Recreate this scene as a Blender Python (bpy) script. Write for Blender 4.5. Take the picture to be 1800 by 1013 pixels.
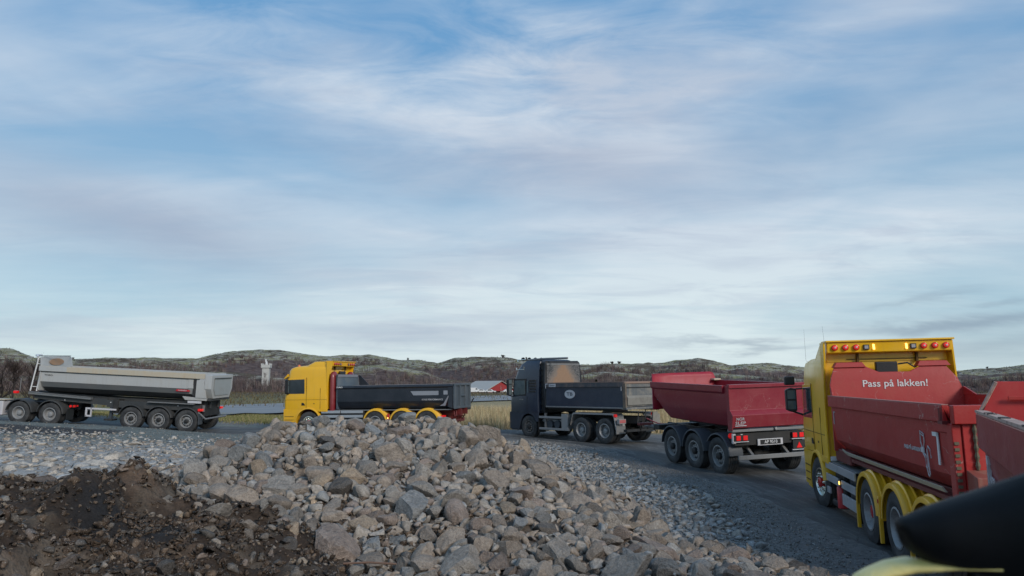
import bpy, math, random
import numpy as np
from mathutils import Vector, Matrix
R = math.radians
PI = math.pi
rng = random.Random(7)
nrg = np.random.default_rng(11)
sc = bpy.context.scene
for _o in list(bpy.data.objects):
    bpy.data.objects.remove(_o)
COL = sc.collection

# ------------------------------------------------------------------ camera
CAM_H = 2.5
cam = bpy.data.cameras.new('camera')
cam.sensor_width = 36.0
cam.lens = 26.0
cam.clip_start = 0.05
cam.clip_end = 6000
cam.dof.use_dof = True
cam.dof.focus_distance = 14.0
cam.dof.aperture_fstop = 4.4
camo = bpy.data.objects.new('camera', cam)
COL.objects.link(camo)
camo.location = (0, 0, CAM_H)
camo.rotation_euler = (R(90 + 7.602), 0, 0)
sc.camera = camo

# ------------------------------------------------------------------ sky and sun
sc.view_settings.view_transform = 'Standard'
sc.view_settings.look = 'None'
sc.view_settings.exposure = 0.62
sc.view_settings.gamma = 1.0
sc.view_settings.use_curve_mapping = False
SUN_EL, SUN_AZ = 27.0, 145.0          # azimuth clockwise from +Y: behind the camera, to the right
world = bpy.data.worlds.new('World')
sc.world = world
world.use_nodes = True


class NT:
    """small helper to write node graphs as expressions"""
    def __init__(s, tree):
        s.t = tree
        tree.nodes.clear()

    def n(s, typ, ins=None, **props):
        nd = s.t.nodes.new(typ)
        for k, v in props.items():
            setattr(nd, k, v)
        for k, v in (ins or {}).items():
            s.put(nd.inputs[k], v)
        return nd

    def put(s, sock, v):
        if isinstance(v, bpy.types.NodeSocket):
            s.t.links.new(v, sock)
        elif isinstance(v, bpy.types.Node):
            s.t.links.new(v.outputs[0], sock)
        else:
            if sock.type == 'RGBA' and not isinstance(v, (int, float)) and len(v) == 3:
                v = (*v, 1)
            sock.default_value = v

    def m(s, op, a, b=0.0, c=0.0, clamp=False):
        nd = s.n('ShaderNodeMath', {0: a, 1: b, 2: c}, operation=op)
        nd.use_clamp = clamp
        return nd.outputs[0]

    def vm(s, op, a, b=(0, 0, 0)):
        return s.n('ShaderNodeVectorMath', {0: a, 1: b}, operation=op).outputs[0]

    def mix(s, f, a, b, mode='MIX'):
        nd = s.n('ShaderNodeMix', data_type='RGBA', blend_type=mode)
        s.put(nd.inputs[0], f); s.put(nd.inputs[6], a); s.put(nd.inputs[7], b)
        return nd.outputs[2]

    def noise(s, vec, scale, detail=4, rough=0.55, dist=0.0, out=0):
        nd = s.n('ShaderNodeTexNoise', {'Scale': scale, 'Detail': detail, 'Roughness': rough, 'Distortion': dist})
        if vec is not None:
            s.put(nd.inputs['Vector'], vec)
        return nd.outputs[out]

    def ss(s, v, a, b):
        return s.n('ShaderNodeMapRange', {0: v, 1: a, 2: b, 3: 0.0, 4: 1.0}, interpolation_type='SMOOTHSTEP').outputs[0]

    def mr(s, v, a, b, c, d):
        return s.n('ShaderNodeMapRange', {0: v, 1: a, 2: b, 3: c, 4: d}).outputs[0]


def build_sky():
    w = NT(world.node_tree)
    sky = w.n('ShaderNodeTexSky', sky_type='NISHITA', sun_disc=False, sun_elevation=R(SUN_EL), sun_rotation=R(SUN_AZ),
              altitude=50.0, air_density=1.0, dust_density=0.4, ozone_density=2.0)
    co = w.n('ShaderNodeTexCoord').outputs['Generated']
    sep = w.n('ShaderNodeSeparateXYZ', {0: co})
    x, y, z = sep.outputs[0], sep.outputs[1], sep.outputs[2]
    az = w.m('MULTIPLY', w.m('ARCTAN2', x, y), 180 / PI)
    el = w.m('MULTIPLY', w.m('ARCSINE', z), 180 / PI)
    # projected cloud plane coordinates
    zz = w.m('ADD', w.m('MAXIMUM', z, 0.0), 0.07)
    cu = w.m('DIVIDE', x, zz)
    cv = w.m('DIVIDE', y, zz)
    cp = w.n('ShaderNodeCombineXYZ', {0: cu, 1: cv, 2: 0.0}).outputs[0]
    # long veils drifting from the left far side to the right near side
    rot = w.n('ShaderNodeMapping', {'Vector': cp, 'Rotation': (0, 0, R(-62)), 'Scale': (0.30, 1.0, 1)}).outputs[0]
    rot2 = w.n('ShaderNodeMapping', {'Vector': cp, 'Rotation': (0, 0, R(28)), 'Scale': (0.45, 1.25, 1), 'Location': (3.1, 1.7, 0)}).outputs[0]
    broad = w.noise(rot, 0.42, 5, 0.52, 0.5)
    wisps = w.noise(rot2, 1.5, 7, 0.6, 0.9)
    fine = w.noise(rot2, 6.0, 5, 0.6, 0.4)
    rot3 = w.n('ShaderNodeMapping', {'Vector': cp, 'Rotation': (0, 0, R(-20)), 'Scale': (0.8, 1.3, 1), 'Location': (1.3, 4.1, 0)}).outputs[0]
    mid = w.noise(rot3, 1.25, 6, 0.60, 0.7)
    cells = w.noise(rot3, 3.6, 6, 0.62, 0.8)
    soft = w.noise(w.n('ShaderNodeCombineXYZ', {0: w.m('MULTIPLY', az, 0.05), 1: w.m('MULTIPLY', el, 0.13), 2: 3.7}).outputs[0], 1.0, 3, 0.45, 0.8)
    # warped az / el for the large cloud banks
    ae = w.n('ShaderNodeCombineXYZ', {0: w.m('MULTIPLY', az, 0.045), 1: w.m('MULTIPLY', el, 0.16), 2: 0.0}).outputs[0]
    wa = w.m('MULTIPLY', w.m('SUBTRACT', w.noise(ae, 1.0, 5, 0.6, 0.4), 0.5), 9.0)
    wb = w.m('MULTIPLY', w.m('SUBTRACT', w.noise(w.vm('ADD', ae, (5.2, 1.3, 0)), 1.4, 5, 0.62, 0.4), 0.5), 5.0)
    azw = w.m('ADD', az, wa)
    elw = w.m('ADD', el, wb)

    def bank(a, e, sa, se, tilt, amp):
        """soft elliptical cloud bank centred at azimuth a, elevation e"""
        t = R(tilt)
        dx = w.m('SUBTRACT', azw, a); dy = w.m('SUBTRACT', elw, e)
        u = w.m('DIVIDE', w.m('ADD', w.m('MULTIPLY', dx, math.cos(t)), w.m('MULTIPLY', dy, math.sin(t))), sa)
        v = w.m('DIVIDE', w.m('SUBTRACT', w.m('MULTIPLY', dy, math.cos(t)), w.m('MULTIPLY', dx, math.sin(t))), se)
        q = w.m('ADD', w.m('MULTIPLY', u, u), w.m('MULTIPLY', v, v))
        return w.m('MULTIPLY', w.m('EXPONENT', w.m('MULTIPLY', q, -1.0)), amp)

    def total(lst):
        acc = None
        for b in lst:
            k = bank(*b)
            acc = k if acc is None else w.m('ADD', acc, k)
        return acc
    pale = total([(-9, 20.5, 13, 2.6, -10, .75), (3, 21, 14, 4.5, 8, .7), (-16, 24, 5, 2.2, 0, .0), (11, 19, 10, 4, 0, .5),
                  (4, 9, 16, 5, 5, .8), (22, 9.5, 14, 2.6, 8, .9), (-24, 3.5, 14, 2, 0, .55), (-11, 5.8, 7, 1.8, -12, .55),
                  (2, 25.5, 6, 1.6, 10, .4), (25, 25, 14, 2.4, 12, .4), (-4, 2.6, 22, 1.5, 0, .75), (14, 3.2, 14, 3.0, 0, .65),
                  (-28, 14, 12, 3.0, -5, .35), (-60, 20, 25, 10, 0, .5), (70, 22, 30, 10, 0, .5)])
    mauve = total([(-27, 11.0, 11, 3.0, -8, 1.0), (-9, 16.3, 12, 1.2, -10, .35), (6, 17.0, 10, 3.0, -4, .8), (-8, 4.4, 12, 1.1, 0, .8), (-2, 9.5, 9, 1.3, 8, .35), (-31, 3.6, 6, .9, 0, .5),
                   (26, 18, 12, 3, 10, .25)])
    dark = total([(31, 4.0, 7.5, .55, 0, 1.0), (33, 2.2, 6, .9, 0, .7), (17, 3.0, 6, .28, 0, .8), (29, 6.1, 3, .35, 5, .5),
                  (33, 5.4, 2.5, .25, 0, .5)])
    # blue air
    blue = w.mix(w.ss(el, -1.0, 30.0), (0.30, 0.43, 0.50), (0.108, 0.262, 0.465))
    nis = w.vm('MULTIPLY', sky.outputs[0], (0.05, 0.05, 0.05))
    base = w.mix(0.75, nis, blue)
    holes = w.ss(wisps, 0.36, 0.72)
    hi = w.mr(el, 3.0, 16.0, 0.35, 1.0)
    veil = w.m('MULTIPLY', hi, w.m('ADD', w.m('MULTIPLY', w.ss(broad, 0.30, 0.75), 0.36), w.m('MULTIPLY', holes, 0.24)))
    veil = w.m('ADD', veil, w.m('MULTIPLY', w.m('SUBTRACT', 1.0, hi), 0.34))
    amt = w.m('ADD', veil, w.m('MULTIPLY', pale, w.mr(wisps, 0.25, 0.7, 0.60, 0.90)))
    broken = total([(1, 25, 13, 7, 0, 1.0), (-22, 24, 9, 4, 0, .6), (20, 24, 9, 5, 0, .4)])
    amt = w.m('ADD', amt, w.m('MULTIPLY', w.m('SUBTRACT', fine, 0.5), 0.12))
    amt = w.m('ADD', amt, w.m('MULTIPLY', w.m('SUBTRACT', soft, 0.5), 1.3))
    amt = w.m('ADD', amt, w.m('MULTIPLY', w.m('SUBTRACT', cells, 0.52), w.m('ADD', w.m('MULTIPLY', broken, 1.9), 0.12)))
    amt = w.m('MULTIPLY', w.m('MINIMUM', w.m('MAXIMUM', amt, 0.0), 1.0), 0.94)
    cloudc = w.mix(w.ss(el, 1.0, 15.0), (0.485, 0.56, 0.57), (0.41, 0.465, 0.53))
    cloudc = w.mix(w.m('MULTIPLY', w.m('MULTIPLY', w.ss(mid, 0.42, 0.66), 0.55), hi), cloudc, (0.265, 0.312, 0.40))
    col = w.mix(amt, base, cloudc)
    col = w.mix(w.m('MULTIPLY', w.m('MINIMUM', mauve, 1.0), 0.62), col, (0.215, 0.252, 0.338))
    col = w.mix(w.m('MULTIPLY', w.m('MINIMUM', dark, 1.0), 0.62), col, (0.14, 0.185, 0.25))
    # glow low over the hills, and the ground half of the sphere
    col = w.mix(w.m('MULTIPLY', w.ss(el, 4.5, -0.5), 0.35), col, (0.40, 0.455, 0.465))
    col = w.mix(w.ss(el, 0.0, -4.0), col, (0.10, 0.10, 0.098))
    bg = w.n('ShaderNodeBackground', {'Color': col, 'Strength': 1.0})
    w.n('ShaderNodeOutputWorld', {0: bg})


build_sky()
sun = bpy.data.lights.new('sun', 'SUN')
sun.energy = 1.5
sun.angle = R(18)
sun.color = (1.0, 0.91, 0.80)
suno = bpy.data.objects.new('sun', sun)
COL.objects.link(suno)
_sd = Vector((math.sin(R(SUN_AZ)) * math.cos(R(SUN_EL)), math.cos(R(SUN_AZ)) * math.cos(R(SUN_EL)), math.sin(R(SUN_EL))))
suno.rotation_euler = _sd.to_track_quat('Z', 'Y').to_euler()

# ------------------------------------------------------------------ materials
MATS = {}


def mat_new(name):
    m = bpy.data.materials.new(name)
    m.use_nodes = True
    return m, NT(m.node_tree)


def paint(name, rgb, rough=0.4, dust=(0.20, 0.18, 0.15), amt=0.35, metal=0.0, scale=1.6, coat=0.0, bump=0.02, low=0.0, scr=0.0):
    """painted or bare sheet metal with road dust, streaks and slight unevenness"""
    if name in MATS:
        return MATS[name]
    m, t = mat_new(name)
    co = t.n('ShaderNodeTexCoord').outputs['Object']
    big = t.noise(co, scale, 5, 0.62, 0.4)
    fine = t.noise(co, scale * 14, 4, 0.65)
    st = t.n('ShaderNodeMapping', {'Vector': co, 'Scale': (5.0, 5.0, 0.5)}).outputs[0]
    streak = t.noise(st, 2.2, 4, 0.6)
    f = t.m('MULTIPLY', t.ss(big, 0.38, 0.75), 0.75)
    f = t.m('ADD', f, t.m('MULTIPLY', t.ss(streak, 0.48, 0.8), 0.5))
    if low > 0:
        zc = t.n('ShaderNodeSeparateXYZ', {0: co}).outputs[2]
        f = t.m('ADD', f, t.m('MULTIPLY', t.ss(zc, low, low - 0.7), 0.5))
    f = t.m('MULTIPLY', f, amt, clamp=True)
    f = t.m('MULTIPLY', f, t.mr(fine, 0.3, 0.7, 0.6, 1.3), clamp=True)
    base = t.mix(t.mr(big, 0.2, 0.8, 0.0, 1.0), tuple(c * 0.88 for c in rgb), tuple(min(1, c * 1.1) for c in rgb))
    col = t.mix(f, base, dust)
    if scr > 0:
        sm = t.n('ShaderNodeMapping', {'Vector': co, 'Scale': (1.0, 1.0, 1.0), 'Rotation': (0.5, 0.9, 0.3)}).outputs[0]
        sv = t.n('ShaderNodeTexVoronoi', {'Vector': t.vm('ADD', sm, t.vm('MULTIPLY', t.noise(co, 3, 3, out=1), (0.5, 0.5, 0.5))), 'Scale': 2.3}, feature='DISTANCE_TO_EDGE').outputs[0]
        sf = t.m('MULTIPLY', t.ss(sv, 0.016, 0.0), t.ss(t.noise(co, 2.1, 2), 0.52, 0.66))
        col = t.mix(t.m('MULTIPLY', sf, scr), col, (0.45, 0.30, 0.27))
    r = t.mr(f, 0.0, 0.6, rough, 0.85)
    b = t.n('ShaderNodeBump', {'Strength': 0.4, 'Distance': bump * 1.6, 'Height': t.m('ADD', t.m('MULTIPLY', big, 0.5), t.m('MULTIPLY', fine, 0.12))})
    p = t.n('ShaderNodeBsdfPrincipled', {'Base Color': col, 'Roughness': r, 'Metallic': metal, 'Normal': b, 'Coat Weight': coat, 'Coat Roughness': 0.15})
    t.n('ShaderNodeOutputMaterial', {0: p})
    MATS[name] = m
    return m


def glow(name, rgb, strength):
    if name in MATS:
        return MATS[name]
    m, t = mat_new(name)
    p = t.n('ShaderNodeBsdfPrincipled', {'Base Color': rgb, 'Roughness': 0.25, 'Emission Color': rgb, 'Emission Strength': strength})
    t.n('ShaderNodeOutputMaterial', {0: p})
    MATS[name] = m
    return m


def glass(name, rgb=(0.012, 0.016, 0.02)):
    if name in MATS:
        return MATS[name]
    m, t = mat_new(name)
    co = t.n('ShaderNodeTexCoord').outputs['Object']
    p = t.n('ShaderNodeBsdfPrincipled', {'Base Color': t.mix(t.noise(co, 3.0, 3), rgb, tuple(c * 3 for c in rgb)), 'Roughness': 0.06, 'Specular IOR Level': 0.6})
    t.n('ShaderNodeOutputMaterial', {0: p})
    MATS[name] = m
    return m


def M_rubber():
    if 'rubber' in MATS:
        return MATS['rubber']
    m, t = mat_new('tyre rubber')
    co = t.n('ShaderNodeTexCoord').outputs['Object']
    big = t.noise(co, 3.5, 5, 0.6)
    fine = t.noise(co, 40, 3, 0.6)
    col = t.mix(t.m('MULTIPLY', t.ss(big, 0.3, 0.7), t.mr(fine, 0.3, 0.7, 0.5, 1.0)), (0.020, 0.021, 0.023), (0.075, 0.075, 0.075))
    b = t.n('ShaderNodeBump', {'Strength': 0.5, 'Distance': 0.01, 'Height': fine})
    p = t.n('ShaderNodeBsdfPrincipled', {'Base Color': col, 'Roughness': 0.78, 'Normal': b})
    t.n('ShaderNodeOutputMaterial', {0: p})
    MATS['rubber'] = m
    return m


YEL = paint('yellow cab paint', (0.86, 0.46, 0.007), 0.3, (0.30, 0.22, 0.09), 0.26, coat=0.4, low=1.3)
YELW = paint('worn yellow cab paint', (0.86, 0.49, 0.010), 0.32, (0.30, 0.24, 0.12), 0.25, coat=0.3, low=1.3)
RED = paint('red body paint', (0.37, 0.013, 0.011), 0.47, (0.30, 0.10, 0.075), 0.36, coat=0.1, low=2.0, scr=0.8)
REDIN = paint('lit worn red paint', (0.42, 0.016, 0.014), 0.5, (0.36, 0.13, 0.09), 0.28, scr=0.7)  # worn red, lightened in the colour for walls that face the sun
CRIM = paint('lit crimson paint', (0.33, 0.011, 0.030), 0.45, (0.36, 0.13, 0.09), 0.3)  # maroon lightened in the colour to show sun on the front wall
MAR = paint('maroon body paint', (0.235, 0.008, 0.022), 0.36, (0.24, 0.09, 0.08), 0.22, coat=0.2, low=2.0, scr=0.3)
REDD = paint('dark red chassis paint', (0.13, 0.012, 0.012), 0.5, (0.12, 0.09, 0.07), 0.4)
NAVY = paint('navy paint', (0.016, 0.026, 0.050), 0.33, (0.10, 0.10, 0.10), 0.22, coat=0.3, low=1.4)
BLKB = paint('blue black body paint', (0.015, 0.020, 0.030), 0.3, (0.09, 0.09, 0.10), 0.18, coat=0.3)
SLATE = paint('dusty slate steel', (0.07, 0.09, 0.11), 0.5, (0.17, 0.17, 0.16), 0.5)
GREYL = paint('light grey trailer paint', (0.42, 0.43, 0.43), 0.42, (0.27, 0.24, 0.19), 0.4, low=2.2)
GREYM = paint('mid grey trailer paint', (0.15, 0.16, 0.165), 0.48, (0.16, 0.14, 0.12), 0.4)
GREYD = paint('dark grey trailer paint', (0.04, 0.043, 0.045), 0.55, (0.10, 0.09, 0.08), 0.5)
SAND = paint('sand stained rim', (0.46, 0.42, 0.34), 0.7, (0.42, 0.31, 0.19), 0.7, scale=3)
TAN = paint('clay caked steel', (0.36, 0.22, 0.13), 0.85, (0.22, 0.19, 0.17), 0.7, scale=3)
WEATH = paint('weathered grey steel', (0.11, 0.12, 0.125), 0.62, (0.27, 0.24, 0.20), 1.0, scale=3.2)
CLAYB = paint('clay spattered steel', (0.10, 0.095, 0.095), 0.7, (0.36, 0.23, 0.15), 1.0, scale=2.0)
BLACK = paint('black chassis', (0.014, 0.014, 0.015), 0.6, (0.07, 0.065, 0.06), 0.5)
PLAS = paint('black plastic', (0.012, 0.012, 0.013), 0.42, (0.05, 0.05, 0.05), 0.2)
GUARD = paint('dark blue grey mudguard', (0.045, 0.055, 0.068), 0.5, (0.10, 0.10, 0.10), 0.4)
ALU = paint('brushed aluminium', (0.52, 0.54, 0.57), 0.35, (0.25, 0.23, 0.21), 0.4, metal=0.6)
STEEL = paint('dull grey steel', (0.23, 0.235, 0.24), 0.5, (0.16, 0.145, 0.13), 0.6, metal=0.4)
CHROME = paint('chromed steel', (0.75, 0.72, 0.64), 0.15, (0.25, 0.23, 0.2), 0.15, metal=1.0)
WHITE = paint('white paint', (0.70, 0.70, 0.70), 0.5, (0.35, 0.33, 0.30), 0.3)
OFFW = paint('faded white print', (0.52, 0.52, 0.54), 0.5, (0.3, 0.2, 0.2), 0.3)
RIMG = paint('grey wheel steel', (0.33, 0.335, 0.34), 0.5, (0.13, 0.12, 0.11), 0.7, metal=0.3, scale=4)
RIMD = paint('dusty dark wheel steel', (0.11, 0.112, 0.115), 0.6, (0.12, 0.11, 0.10), 0.7, scale=4)
GLASS = glass('dark cab glass', (0.02, 0.026, 0.03))
GLASSB = glass('see through cab glass', (0.05, 0.065, 0.07))
LRED = glow('lit red lamp and reflector', (0.62, 0.012, 0.012), 0.22)
LREDB = glow('bright red lamp', (0.80, 0.05, 0.04), 0.2)
LAMB = glow('lit amber lamp', (1.0, 0.60, 0.14), 1.6)
AMB = paint('orange beacon lens', (0.62, 0.14, 0.03), 0.25, amt=0.1)
DRED = paint('red lens', (0.42, 0.01, 0.012), 0.2, amt=0.05)
BRED = paint('red plastic', (0.48, 0.02, 0.03), 0.3, amt=0.1)


# ------------------------------------------------------------------ mesh helpers
class MB:
    def __init__(s):
        s.v = []; s.f = []; s.g = []

    def each(s, name, *a, **k):
        """one object per added piece"""
        out = []
        for vs, fs in s.g:
            out.append(MB().add(vs, fs).build(name, *a, **k))
        return out

    def add(s, vs, fs):
        s.g.append((list(vs), list(fs)))
        b = len(s.v)
        s.v += [tuple(p) for p in vs]
        s.f += [tuple(i + b for i in f) for f in fs]
        return s

    def box(s, x0, x1, y0, y1, z0, z1):
        x0, x1 = min(x0, x1), max(x0, x1); y0, y1 = min(y0, y1), max(y0, y1); z0, z1 = min(z0, z1), max(z0, z1)
        return s.add([(x0, y0, z0), (x1, y0, z0), (x1, y1, z0), (x0, y1, z0), (x0, y0, z1), (x1, y0, z1), (x1, y1, z1), (x0, y1, z1)],
                     [(0, 3, 2, 1), (4, 5, 6, 7), (0, 1, 5, 4), (1, 2, 6, 5), (2, 3, 7, 6), (3, 0, 4, 7)])

    def loft(s, secs, caps=True, close=True):
        """secs: list of equally long point rings"""
        n = len(secs[0]); vs = [p for r in secs for p in r]; fs = []
        m = n if close else n - 1
        for i in range(len(secs) - 1):
            for j in range(m):
                a = i * n + j; b = i * n + (j + 1) % n
                fs.append((a, b, b + n, a + n))
        if caps:
            fs.append(tuple(range(n))[::-1]); fs.append(tuple((len(secs) - 1) * n + j for j in range(n)))
        return s.add(vs, fs)

    def prism(s, poly, axis, a, b):
        """poly in the two other axes, extruded along axis from a to b"""
        def P(p, t):
            return {'x': (t, p[0], p[1]), 'y': (p[0], t, p[1]), 'z': (p[0], p[1], t)}[axis]
        return s.loft([[P(p, a) for p in poly], [P(p, b) for p in poly]])

    def tube(s, pts, r, n=8):
        pts = [Vector(p) for p in pts]; rings = []
        for i, p in enumerate(pts):
            d = (pts[min(i + 1, len(pts) - 1)] - pts[max(i - 1, 0)]).normalized()
            u = d.orthogonal().normalized() if abs(d.z) > 0.9 else d.cross(Vector((0, 0, 1))).normalized()
            w = d.cross(u)
            rr = r[i] if isinstance(r, (list, tuple)) else r
            rings.append([tuple(p + (u * math.cos(2 * PI * k / n) + w * math.sin(2 * PI * k / n)) * rr) for k in range(n)])
        return s.loft(rings)

    def lathe(s, prof, cx=0, cz=0, n=40, a0=0.0, a1=360.0, closed=False):
        """prof: (y, r) turned about the y axis through (cx, cz)"""
        full = abs(a1 - a0) >= 360
        k = n if full else n + 1
        vs, fs = [], []; m = len(prof)
        for i in range(k):
            a = R(a0 + (a1 - a0) * i / n)
            for (yy, rr) in prof:
                vs.append((cx + rr * math.cos(a), yy, cz + rr * math.sin(a)))
        for i in range(n):
            i2 = (i + 1) % k
            for j in range(m if closed else m - 1):
                j2 = (j + 1) % m
                fs.append((i * m + j, i2 * m + j, i2 * m + j2, i * m + j2))
        if not full and closed:
            fs.append(tuple(range(m))); fs.append(tuple((k - 1) * m + j for j in range(m))[::-1])
        return s.add(vs, fs)

    def build(s, name, mat, parent=None, bevel=0.0, smooth=None, seg=2):
        me = bpy.data.meshes.new(name)
        me.from_pydata(s.v, [], s.f)
        me.materials.append(mat)
        import bmesh
        bm = bmesh.new(); bm.from_mesh(me)
        bmesh.ops.recalc_face_normals(bm, faces=bm.faces)
        bm.to_mesh(me); bm.free()
        if smooth is not None:
            me.set_sharp_from_angle(angle=R(smooth))
            me.polygons.foreach_set('use_smooth', [True] * len(me.polygons))
            me.set_sharp_from_angle(angle=R(smooth))
        o = bpy.data.objects.new(name, me)
        COL.objects.link(o)
        if parent is not None:
            o.parent = parent
        if bevel > 0:
            md = o.modifiers.new('bevel', 'BEVEL'); md.width = bevel; md.segments = seg
            md.limit_method = 'ANGLE'; md.angle_limit = R(35)
            me.polygons.foreach_set('use_smooth', [True] * len(me.polygons))
            md.harden_normals = True
        return o


def tag(o, label=None, cat=None, group=None, kind=None):
    if label: o['label'] = label
    if cat: o['category'] = cat
    if group: o['group'] = group
    if kind: o['kind'] = kind
    return o


def empty(name, loc, rot=(0, 0, 0)):
    o = bpy.data.objects.new(name, None)
    COL.objects.link(o)
    o.empty_display_size = 0.3
    o.location = loc; o.rotation_euler = rot
    return o


def copy_tree(o, parent=None):
    c = o.copy(); COL.objects.link(c); c.parent = parent
    for ch in list(o.children):
        copy_tree(ch, c)
    return c


def letters(text, size, mat, parent, loc, rot, width=None, name='lettering', bold=0.012, depth=0.003, shear=0.0):
    cu = bpy.data.curves.new(name, 'FONT')
    cu.body = text; cu.size = size; cu.extrude = depth; cu.offset = bold * size / 0.15 * 0.15
    cu.align_x = 'CENTER'; cu.align_y = 'CENTER'; cu.shear = shear; cu.resolution_u = 3
    tmp = bpy.data.objects.new(name + '_tmp', cu)
    COL.objects.link(tmp)
    bpy.context.view_layer.update()
    me = bpy.data.meshes.new_from_object(tmp)
    bpy.data.objects.remove(tmp); bpy.data.curves.remove(cu)
    me.materials.clear(); me.materials.append(mat)
    o = bpy.data.objects.new(name, me); COL.objects.link(o)
    o.parent = parent; o.location = loc; o.rotation_euler = rot
    if width:
        xs = [v.co.x for v in me.vertices]; k = width / max(1e-6, max(xs) - min(xs))
        o.scale = (k, 1, 1)
    return o


# ------------------------------------------------------------------ numpy noise
def _hash(ix, iy, seed):
    h = (ix.astype(np.int64) * 374761393 + iy.astype(np.int64) * 668265263 + seed * 974711) & 0xffffffff
    h = ((h ^ (h >> 13)) * 1274126177) & 0xffffffff
    h = h ^ (h >> 16)
    return (h & 0xffff) / 65535.0


def vnoise(x, y, seed=0):
    ix = np.floor(x); iy = np.floor(y); fx = x - ix; fy = y - iy
    fx = fx * fx * (3 - 2 * fx); fy = fy * fy * (3 - 2 * fy)
    a = _hash(ix, iy, seed); b = _hash(ix + 1, iy, seed); c = _hash(ix, iy + 1, seed); d = _hash(ix + 1, iy + 1, seed)
    return (a * (1 - fx) + b * fx) * (1 - fy) + (c * (1 - fx) + d * fx) * fy - 0.5


def fbm(x, y, seed=0, octv=4, gain=0.5):
    t = 0; am = 1
    for k in range(octv):
        t = t + am * vnoise(x * 2 ** k + 17 * k, y * 2 ** k + 5 * k, seed + k)
        am *= gain
    return t


def sstep(a, b, x):
    t = np.clip((x - a) / (b - a), 0, 1)
    return t * t * (3 - 2 * t)


# ------------------------------------------------------------------ the lie of the land
ROAD = np.array([(4.6, -14, 0), (5.2, -6, 0), (5.9, 0, 0), (6.9, 6, 0), (7.6, 12, .0), (7.9, 17, .03), (7.4, 21, .09), (6.6, 25, .12), (5.9, 29, .12), (4.6, 33, .11),
                 (1.8, 35.9, .13), (-2.2, 36.6, .30), (-6, 36.3, .39), (-10, 36.2, .37), (-14, 36.1, .42), (-18, 36.1, .55), (-23, 36.2, .82), (-30, 36.4, 1.05), (-48, 36.5, 1.2), (-70, 37, 1.2)], float)


def _spl(P, n=12):
    out = []
    for i in range(len(P) - 1):
        p0 = P[max(i - 1, 0)]; p1 = P[i]; p2 = P[i + 1]; p3 = P[min(i + 2, len(P) - 1)]
        for k in range(n):
            t = k / n
            out.append(0.5 * ((2 * p1) + (-p0 + p2) * t + (2 * p0 - 5 * p1 + 4 * p2 - p3) * t * t + (-p0 + 3 * p1 - 3 * p2 + p3) * t ** 3))
    out.append(P[-1])
    return np.array(out)


RC = _spl(ROAD)
RWID = 3.55


def road_dist(x, y):
    """distance to the road centre line and the road height there"""
    sh = x.shape; x = x.ravel(); y = y.ravel()
    d = np.full(x.shape, 1e9); z = np.zeros(x.shape)
    near = (x > -75) & (x < 30) & (y > -25) & (y < 60)
    idx = np.nonzero(near)[0]
    for a in range(0, len(idx), 20000):
        ii = idx[a:a + 20000]
        dx = x[ii, None] - RC[None, :, 0]; dy = y[ii, None] - RC[None, :, 1]
        q = dx * dx + dy * dy
        j = q.argmin(1)
        dd = np.sqrt(q[np.arange(len(ii)), j])
        d[ii] = dd
        # inverse distance blend for a smooth height
        w = 1.0 / (q + 1.0) ** 2
        z[ii] = (w * RC[None, :, 2]).sum(1) / w.sum(1)
    return d.reshape(sh), z.reshape(sh)


def plain(x, y):
    near = 0.05 * np.clip(-x - 4, 0, 26) * sstep(8, 34, y) + 0.10 * sstep(14, 30, y) + 0.12 * sstep(-2, -8, x) * sstep(10, 20, y)
    far = np.interp(y, [40, 60, 100, 145, 350, 2000], [0.15, 0.0, -0.5, -1.0, -2.75, -2.8])
    far = far + 0.6 * sstep(-12, -30, x) * sstep(80, 45, y)
    t = sstep(39, 46, y)
    return near * (1 - t) + far * t


def pile(x, y):
    dx = x - np.clip(x, -4.5, -1.3)
    dy = y - 14.6
    sx = np.where(dx < 0, 3.0, 4.1); sy = np.where(dy < 0, 8.2, 4.0)
    u = np.sqrt((dx / sx) ** 2 + (dy / sy) ** 2)
    h = 1.80 * np.clip(1.0 - u, 0, 1)
    h = np.where(h > 1.45, 1.45 + (h - 1.45) * 0.75, h)
    h = h + 0.10 * np.exp(-((x + 2.2) ** 2 / 2.0 + (y - 14.4) ** 2 / 3))
    # low tongue of rocks to the right front
    h2 = 0.42 * np.clip(1 - np.sqrt(((x - 1.6) / 2.9) ** 2 + ((y - 8.5) / 4.5) ** 2), 0, 1)
    h = np.maximum(h, 0) + h2
    return h + (h > 0.02) * (0.16 * fbm(x * 0.9, y * 0.9, 3, 3)) * sstep(0.0, 0.5, h)


def mound(x, y):
    top = np.interp(x, [-40, -9, -7, -5.6, -5.0, -4.6, -4.2, -3.7, -3.2, -2.6, -2.0, -1.4, -0.4], [1.62, 1.50, 1.42, 1.38, 1.44, 1.60, 1.20, 1.02, .88, .72, .52, .32, .0])
    yc = 9.0 + 0.25 * np.sin(x * 1.3)
    back = sstep(2.6, 0.0, y - yc)
    front = np.interp(yc - y, [-1, 0, 1.2, 3.0, 5, 8, 12], [1, 1, .93, .72, .5, .25, 0.0])
    h = top * np.where(y > yc, back, front)
    return h + (h > 0.02) * sstep(0, .3, h) * (0.25 * fbm(x * 1.5, y * 1.5, 9, 6, 0.66))


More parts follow.
